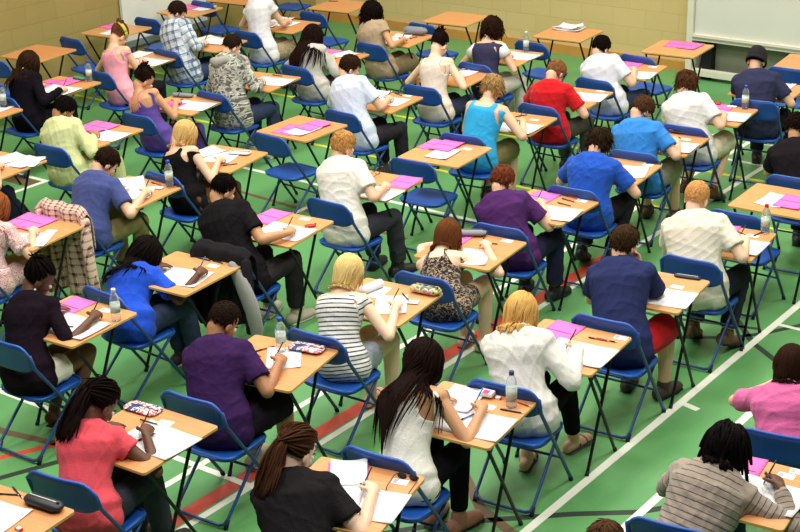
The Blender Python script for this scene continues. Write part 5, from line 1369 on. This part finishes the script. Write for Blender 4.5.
PEOPLE = [
 # key, label, skin, hair, top, bottom, shoes, extra kwargs
 ('D49', 'man in a blue and white plaid shirt writing beside the display board', LI, ('short', (58,40,28), (90,62,42)), ('shirt', P_blue), ('trousers', JEAN), ('trainer', (60,60,70)), dict(pitch=42, hyaw=-25, near=0)),
 ('D3', 'woman in a pale pink vest top with a yellow-green headband', LI, ('bun', (96,58,40), (150,90,60)), ('tank_top', (238,160,176)), ('trousers', (28,26,34)), ('shoe', (40,30,30)), dict(fem=True, pitch=50, near=0, extras=(('headband', mat('olive_headband', (190,184,70), .8)),))),
 ('D4', 'long-haired woman in a black cardigan writing near the left wall', LI, ('medium', (62,38,26), (104,66,44)), ('cardigan', (22,19,26)), ('trousers', (26,26,32)), ('shoe', (40,30,30)), dict(fem=True, pitch=45, near=0)),
 ('D48', 'woman in a purple strappy dress with dark hair tied up', TA, ('bun', (44,28,24), (78,50,38)), ('strap_dress', (88,66,140)), ('trousers', (80,60,130)), ('shoe', (60,40,40)), dict(fem=True, pitch=42, hyaw=-20, near=0, extras=(('straps', mat('rose_strap', (214,110,120), .7)),))),
 ('D10', 'blonde woman in a black vest top leaning over her papers', LI, ('bob', (150,112,64), (222,188,124)), ('tank_top', (24,22,24)), ('trousers', (92,62,44)), ('shoe', (40,30,30)), dict(fem=True, pitch=50, hyaw=-15)),
 ('D5', 'man in a pale green shirt with a black crop of hair', MD, ('short', (30,24,24), (52,40,36)), ('shirt', (200,206,150)), ('trousers', (206,204,150)), ('shoe', (40,30,30)), dict(pitch=50, hyaw=-20)),
 ('D26', 'man in a grey camouflage hoodie with short dark hair', LI, ('crop', (58,42,30), (88,64,46)), ('hoodie', P_camo), ('trousers', JEAN), ('trainer', (210,210,210)), dict(pitch=38, hyaw=-15)),
 ('D27', 'person in a white cap-sleeved top with an outstretched bare arm', LI, ('short', (80,54,36), (120,84,56)), ('blouse', (224,222,226)), ('shorts', P_tweed), ('shoe', (60,40,40)), dict(fem=True, pitch=40, near=0)),
 ('D25', 'woman in a grey cardigan with long dark hair over her shoulder', LI, ('long', (46,28,26), (80,50,40)), ('cardigan', (184,180,174)), ('trousers', (84,74,70)), ('boot', (30,28,30)), dict(fem=True, pitch=40, hyaw=-15, near=0)),
 ('D32', 'woman with dark curly hair and a khaki top and skirt', TA, ('bigcurly', (36,24,22), (66,42,34)), ('blouse', (170,148,122)), ('shorts', (120,104,78)), ('boot', (30,28,30)), dict(fem=True, pitch=30, near=0)),
 ('D24', 'man in a pale blue short-sleeved shirt and dark jeans', LI, ('short', (62,40,28), (98,64,44)), ('t_shirt', (206,214,232)), ('trousers', (44,42,48)), ('shoe', (120,80,60)), dict(pitch=35, hyaw=-25)),
 ('D33', 'woman in a cream vest top with dark pinned-up hair', FA, ('bun', (44,26,26), (74,44,38)), ('tank_top', (226,210,196)), ('trousers', JEAN), ('shoe', (60,40,40)), dict(fem=True, pitch=45, near=0)),
 ('D34', 'woman with long brown hair in a navy waistcoat and white sleeves', LI, ('bigcurly', (58,34,24), (92,56,38)), ('sleeveless_top', (58,56,84)), ('trousers', (205,200,192)), ('shoe', (60,40,40)), dict(fem=True, pitch=45, near=0, extras=(('under_sleeve', fabric((232,230,228))),))),
 ('D35', 'student in a turquoise vest with tousled fair hair', LI, ('shaggy', (132,98,60), (186,150,98)), ('tank_top', (52,162,214)), ('shorts', (130,122,76)), ('shoe', (90,60,40)), dict(pitch=42)),
 ('D36', 'student in a red T-shirt bending low over the desk', LI, ('short', (120,76,46), (168,116,74)), ('t_shirt', (190,30,36)), ('trousers', (84,80,76)), ('shoe', (60,50,50)), dict(pitch=62)),
 ('D37', 'student in a white T-shirt with black hair near the back wall', LI, ('short', (36,26,24), (60,42,34)), ('t_shirt', (222,221,230)), ('trousers', JEAN), ('shoe', (60,50,50)), dict(pitch=42, near=0)),
 ('D38', 'student in a bright blue T-shirt with a white trim', LI, ('short', (86,56,38), (124,84,58)), ('t_shirt', (56,130,206)), ('shorts', (150,150,130)), ('shoe', (90,60,40)), dict(pitch=55, hyaw=-25, extras=(('collar', mat('white_trim', (225,230,235), .8)),))),
 ('D39', 'brown-haired student in a white T-shirt and pale shorts', LI, ('shaggy', (88,54,34), (130,84,56)), ('t_shirt', (222,218,216)), ('shorts', (214,204,180)), ('boot', (90,58,40)), dict(pitch=40, feet='back')),
 ('D40', 'student in a navy T-shirt and black knitted beanie', LI, ('buzz', (40,30,30), (60,46,40)), ('t_shirt', (52,54,80)), ('trousers', (34,30,40)), ('shoe', (40,36,40)), dict(pitch=35, chin=-1, near=0, extras=(('beanie', mat('black_knit', (26,23,28), .95, bump=.6, bscale=150)),))),
 ('X21', 'dark-haired student in black at the right edge of the picture', TA, ('curly', (50,30,26), (80,52,42)), ('t_shirt', (32,28,32)), ('trousers', BLK), ('shoe', (40,36,40)), dict(pitch=40)),
 ('D9', 'man in a slate blue T-shirt, head low over his paper', LI, ('short', (56,36,26), (86,58,42)), ('t_shirt', (68,78,130)), ('trousers', (134,124,78)), ('shoe', (60,50,50)), dict(pitch=55, hyaw=-20)),
 ('D11', 'man in a black T-shirt and black jeans with cropped black hair', TA, ('crop', (24,20,20), (44,34,32)), ('t_shirt', (28,26,28)), ('trousers', (52,48,50)), ('trainer', (200,190,170)), dict(pitch=38, hyaw=-20, wd=1.0)),
 ('D22', 'sandy-haired man in a white T-shirt resting his chin on a hand', LI, ('short', (150,104,56), (200,152,92)), ('t_shirt', (226,222,212)), ('trousers', (58,58,66)), ('shoe', (40,36,36)), dict(pitch=28, hyaw=-10, chin=-1)),
 ('D20', 'student in a purple polo shirt with auburn hair', LI, ('short', (104,50,32), (150,82,52)), ('polo_shirt', (78,43,96)), ('trousers', (46,46,72)), ('shoe', (30,28,34)), dict(pitch=42)),
 ('D42', 'man in a royal blue polo shirt with brown hair', LI, ('shaggy', (64,46,32), (100,72,50)), ('polo_shirt', (38,82,180)), ('trousers', (44,42,50)), ('shoe', (40,40,50)), dict(pitch=48, wd=1.03, feet='back')),
 ('D12', 'woman in a bright blue T-shirt with dark swept hair, face bent to her paper', DK, ('medium', (34,24,24), (70,48,42)), ('t_shirt', (36,78,194)), ('trousers', (56,66,92)), ('trainer', (60,56,60)), dict(fem=True, pitch=48, hyaw=-25, wd=1.08)),
 ('D7', 'woman at the left edge in a patterned pink top with bare legs', LI, ('medium', (120,62,34), (176,104,58)), ('t_shirt', P_floral), ('short_shorts', P_floral), ('sandal', (80,40,30)), dict(fem=True, pitch=40)),
 ('D8', 'woman with short braided black hair in a black cardigan and white shorts', DK, ('bun', (26,20,22), (52,40,38)), ('elbow_cardigan', (28,20,28)), ('short_shorts', (232,226,214)), ('sandal', (60,34,28)), dict(fem=True, pitch=38, hyaw=-40, feet='back', extras=(('earring',),))),
 ('D19', 'woman with auburn hair in a black lace camisole with thin straps', FA, ('bob', (96,52,30), (148,88,50)), ('camisole', P_lace), ('short_shorts', P_lace), ('sandal', (120,70,50)), dict(fem=True, pitch=45, extras=(('straps', M_black),))),
 ('D43', 'man with cropped ginger hair in a cream T-shirt', FA, ('crop', (176,122,72), (216,164,108)), ('t_shirt', (222,214,198)), ('trousers', (48,50,62)), ('shoe', (110,80,60)), dict(pitch=28, wd=1.1, feet='back')),
 ('D45', 'man in a navy T-shirt and red shorts, hand held to his mouth', LI, ('short', (74,50,32), (112,80,52)), ('t_shirt', (46,52,92)), ('shorts', (200,30,40)), ('boot', (62,50,42)), dict(pitch=25, hyaw=-15, chin=1, wd=1.03)),
 ('D18', 'blonde woman with a bob in a black and white striped top', FA, ('bob', (178,146,86), (232,208,144)), ('sleeveless_top', P_bw), ('short_shorts', mat('washed_denim', (168,176,190), .9, var=.2, vscale=30, bump=.3)), ('sandal', (150,90,70)), dict(fem=True, pitch=42)),
 ('D13', 'man in a plum T-shirt and black shorts with cropped dark hair', MD, ('crop', (54,38,30), (84,60,46)), ('t_shirt', (58,35,78)), ('shorts', (34,30,38)), ('trainer', (176,166,140)), dict(pitch=45, hyaw=-15, wd=1.06, extras=(('collar', mat('plum_collar', (60,36,84), .9)),))),
 ('D46', 'woman with long blonde hair in a loose white jumper', LI, ('longbob', (168,122,62), (224,182,112)), ('jumper', (222,218,212)), ('leggings', (26,24,28)), ('sandal', (90,84,90)), dict(fem=True, pitch=40, wd=1.03, feet='mix')),
 ('D17', 'woman with long straight dark hair in a white tank top', TA, ('long', (44,28,24), (84,54,42)), ('vest_top', (230,226,216)), ('leggings', (24,22,28)), ('shoe', (180,120,100)), dict(fem=True, pitch=38, hyaw=-20)),
 ('D14', 'woman in a coral top with a long dark ponytail', DK, ('pony', (36,24,24), (66,42,38)), ('blouse', (220,80,92)), ('trousers', (60,62,72)), ('shoe', (40,36,40)), dict(fem=True, pitch=50, hyaw=-15, wd=1.04)),
 ('D16', 'ponytailed student in a faded black T-shirt at the bottom', FA, ('pony', (78,48,34), (122,76,50)), ('t_shirt', (36,33,35)), ('trousers', (36,34,40)), ('shoe', (40,36,40)), dict(pitch=38, hyaw=-20, wd=1.0)),
 ('D47', 'student with black dreadlocks in a brown striped shirt', DK, ('dreads', (24,20,22), (48,38,38)), ('shirt', P_br), ('trousers', JEAN), ('shoe', (40,36,40)), dict(pitch=40, wd=1.0, extras=(('collar', mat('pale_collar', (212,224,232), .85)),))),
 ('X41', 'brown-haired woman in a pink top at the right edge', LI, ('bob', (58,34,26), (96,60,42)), ('t_shirt', (214,104,158)), ('trousers', JEAN), ('shoe', (40,36,40)), dict(fem=True, pitch=45, wd=1.04)),
 ('X42', 'brown-haired student at the bottom edge, only the crown of the head showing', LI, ('short', (84,56,38), (126,88,60)), ('t_shirt', (90,90,100)), ('trousers', JEAN), ('shoe', (40,36,40)), dict(pitch=40)),
 ('X43', 'student cut off by the left edge in dark clothes at the heaped desk', LI, ('short', (60,40,30), (90,60,44)), ('t_shirt', (96,30,44)), ('trousers', (36,40,62)), ('shoe', (40,36,40)), dict(pitch=40, near=0)),
]
HEADS['X42'] = (0.0, .27, 1.06); HEADS['X43'] = (-.04, .22, 1.10)
HANDS['X42'] = HANDS['X43'] = ((.13,.36,.785), (-.14,.34,.775))
pen_holders = ('D8', 'D14', 'D17', 'D20', 'D47', 'D24', 'D35', 'D32', 'D48', 'D43', 'D18', 'D12', 'D19', 'D46', 'D13', 'D11', 'D9', 'D27', 'D4', 'D49', 'D16')
for i, (k, lab, sk, hr, top, bot, sh, kw) in enumerate(PEOPLE):
    if ONLY and k not in ONLY: continue
    hx, hy, hz = HEADS[k]; rh, lh = HANDS[k]
    SEAT.setdefault('X43', SEAT['D6']); t, P = person(k, lab, sk, hr, top, bot, sh, (hx, hy-.03, hz), SEAT[k][:2], SEAT[k][2], i+11, rh=rh, lh=lh, hipy=HIP.get(k, -.05), **kw)
    if k in pen_holders:
        o = Geo().tube([(0, 0, -.045), (0, 0, .085)], .0042, 8).obj('pen', M_blueplastic if k in ('D17', 'D12') else M_darkplastic)
        Geo().tube([(0, 0, -.062), (0, 0, -.045)], [.001, .0042], 8).obj('tip', M_clear, o)
        gp = Vector(P.grip[1]); c, s = math.cos(SEAT[k][2]), math.sin(SEAT[k][2])
        z = max(gp.z, .788)
        o.location = (SEAT[k][0]+c*gp.x-s*gp.y, SEAT[k][1]+s*gp.x+c*gp.y, .7445+.060*.85); o.rotation_euler = (R(-22), R(20), SEAT[k][2])
        tag(o, 'pen held upright in the hand of '+WHO[k], 'pen', 'pens held in hands')
run_jobs()

# ------------------------------------------------------------------ clothes hung on chairs, bags
def drape(name, k, m, inner, lab, drop, front, w_=.25, shift=0, seed=1):
    sx, sy, t = SEAT[k]; g = Geo(); rs = random.Random(seed)
    prof = [(-.195, .80-front), (-.195, .72), (-.205, .81), (-.250, .862), (-.310, .82), (-.322, .70), (-.325, .55), (-.335, .40), (-.34, .80-drop)]
    nx = 30; nz = 34; vs = []
    for j in range(nz+1):
        f = j/nz*(len(prof)-1); a = int(min(f, len(prof)-2)); q = f-a
        y = prof[a][0]*(1-q)+prof[a+1][0]*q; z = prof[a][1]*(1-q)+prof[a+1][1]*q
        hang = max(0, (f-4)/4)
        for i in range(nx+1):
            u = 2*i/nx-1
            amp = .012+.028*hang
            yy = y + amp*math.sin(u*9+1.3*seed+.8*math.sin(z*7)) - .015*hang*math.cos(u*3)
            zz = z - .05*max(0, abs(u)-.75)*(4 if hang == 0 else 2) + .02*hang*math.sin(u*5+seed)
            vs.append((u*w_*(1+.06*hang*math.sin(u*3+seed))+shift*hang, yy, max(zz, .03)))
    fs = [(j*(nx+1)+i, j*(nx+1)+i+1, (j+1)*(nx+1)+i+1, (j+1)*(nx+1)+i) for j in range(nz) for i in range(nx)]
    g.add(vs, fs); me = g.mesh(name)
    uv = me.uv_layers.new(name='UVMap')
    for l in me.loops:
        j, i = divmod(l.vertex_index, nx+1); uv.data[l.index].uv = (i/nx*w_*2, j/nz*1.3)
    r = empty(name, (sx, sy, 0), t); tag(r, lab, 'jacket' if 'jacket' in name else 'shirt')
    b = link('body_cloth', me, r, m); md = b.modifiers.new('t', 'SOLIDIFY'); md.thickness = .006; md.offset = 1
    # two hanging sleeves
    for s in (-1, 1):
        q = Geo(); x = s*(w_-.03)+shift*.3
        pts = [(x, -.29, .76), (x+s*.03, -.325, .60), (x+s*.02+shift*.5, -.345, .42), (x-s*.01+shift, -.33, max(.80-drop-.02, .10))]
        q.tube(pts, [(.045, .03), (.055, .034), (.05, .03), (.042, .026)], 12, cap='round'); sm = q.mesh('sleeve')
        uv = sm.uv_layers.new(name='UVMap')
        for l in sm.loops: co = sm.vertices[l.vertex_index].co; uv.data[l.index].uv = (co.x*1.5, co.z)
        link('sleeve', sm, r, m)
    return r
if not ONLY:
    drape('hung_shirt', 'D9', P_red, None, 'red and cream plaid shirt hung over the back of a blue chair', .64, .25, .27, .10, 2)
    jk = drape('hung_jacket', 'D11', fabric((36,34,38)), None, 'black jacket with grey lining hung over the chair of the man in black', .52, .2, .25, .04, 5)
    g = Geo(); g.tube([(.14, -.33, .74), (.22, -.35, .64), (.30, -.36, .48), (.33, -.35, .30), (.31, -.33, .18)], [(.035, .03), (.06, .04), (.065, .045), (.055, .04), (.03, .03)], 14, ref=(0, 1, 0), cap='round')
    g.obj('lining', fabric((150,148,146)), jk)
    g = Geo(); g.tube([(-.14, -.32, .50), (-.10, -.36, .30), (.0, -.37, .22), (.12, -.36, .30), (.17, -.32, .48)], [(.03, .03), (.04, .035), (.045, .04), (.04, .035), (.03, .03)], 12, cap='round').obj('sleeve', fabric((36,34,38)), jk)
    # schoolbag under the left-edge desk
    x, y, a = DESKS['D6']; bg = empty('backpack', (x+.08, y+.02, 0), R(a+12)); tag(bg, 'navy backpack standing on the floor under the left-edge desk heaped with papers', 'bag')
    g = Geo(); g.tube([(0, 0, .03), (0, 0, .12), (0, .01, .30), (0, .02, .40)], [(.13, .085), (.15, .10), (.145, .09), (.09, .05)], 16, ref=(0, 1, 0), cap='round'); g.obj('bag_body', fabric((38,42,66)), bg)
    g = Geo(); g.tube([(0, -.10, .08), (0, -.105, .20)], [(.11, .03), (.10, .025)], 14, ref=(0, 1, 0), cap='round'); g.obj('pocket', fabric((32,36,58)), bg)
    for s in (-1, 1): Geo().tube([(s*.06, .08, .38), (s*.08, .13, .28), (s*.08, .13, .15), (s*.07, .08, .07)], [(.02, .006)]*4, 8, ref=(0, 1, 0)).obj('strap', M_darkplastic, bg)
    x, y, a = DESKS['D44']; bg = empty('brown_bag', (x+.62, y-.45, 0), R(10)); tag(bg, 'small dark brown bag on the floor at the right edge', 'bag')
    Geo().tube([(0, 0, .03), (0, 0, .10), (0, 0, .19)], [(.13, .07), (.15, .08), (.09, .04)], 16, ref=(0, 1, 0), cap='round').obj('bag_body', mat('brown_leather', (92,56,38), .5, bump=.2), bg)
    Geo().tube([(-.08, 0, .20), (-.06, 0, .29), (.06, 0, .29), (.08, 0, .20)], .008, 8).obj('handle', M_darkplastic, bg)
    Geo().box(-.12, .12, -.082, -.076, .13, .137).obj('zip', M_clear, bg, False)
# crumpled tissue of the man in navy
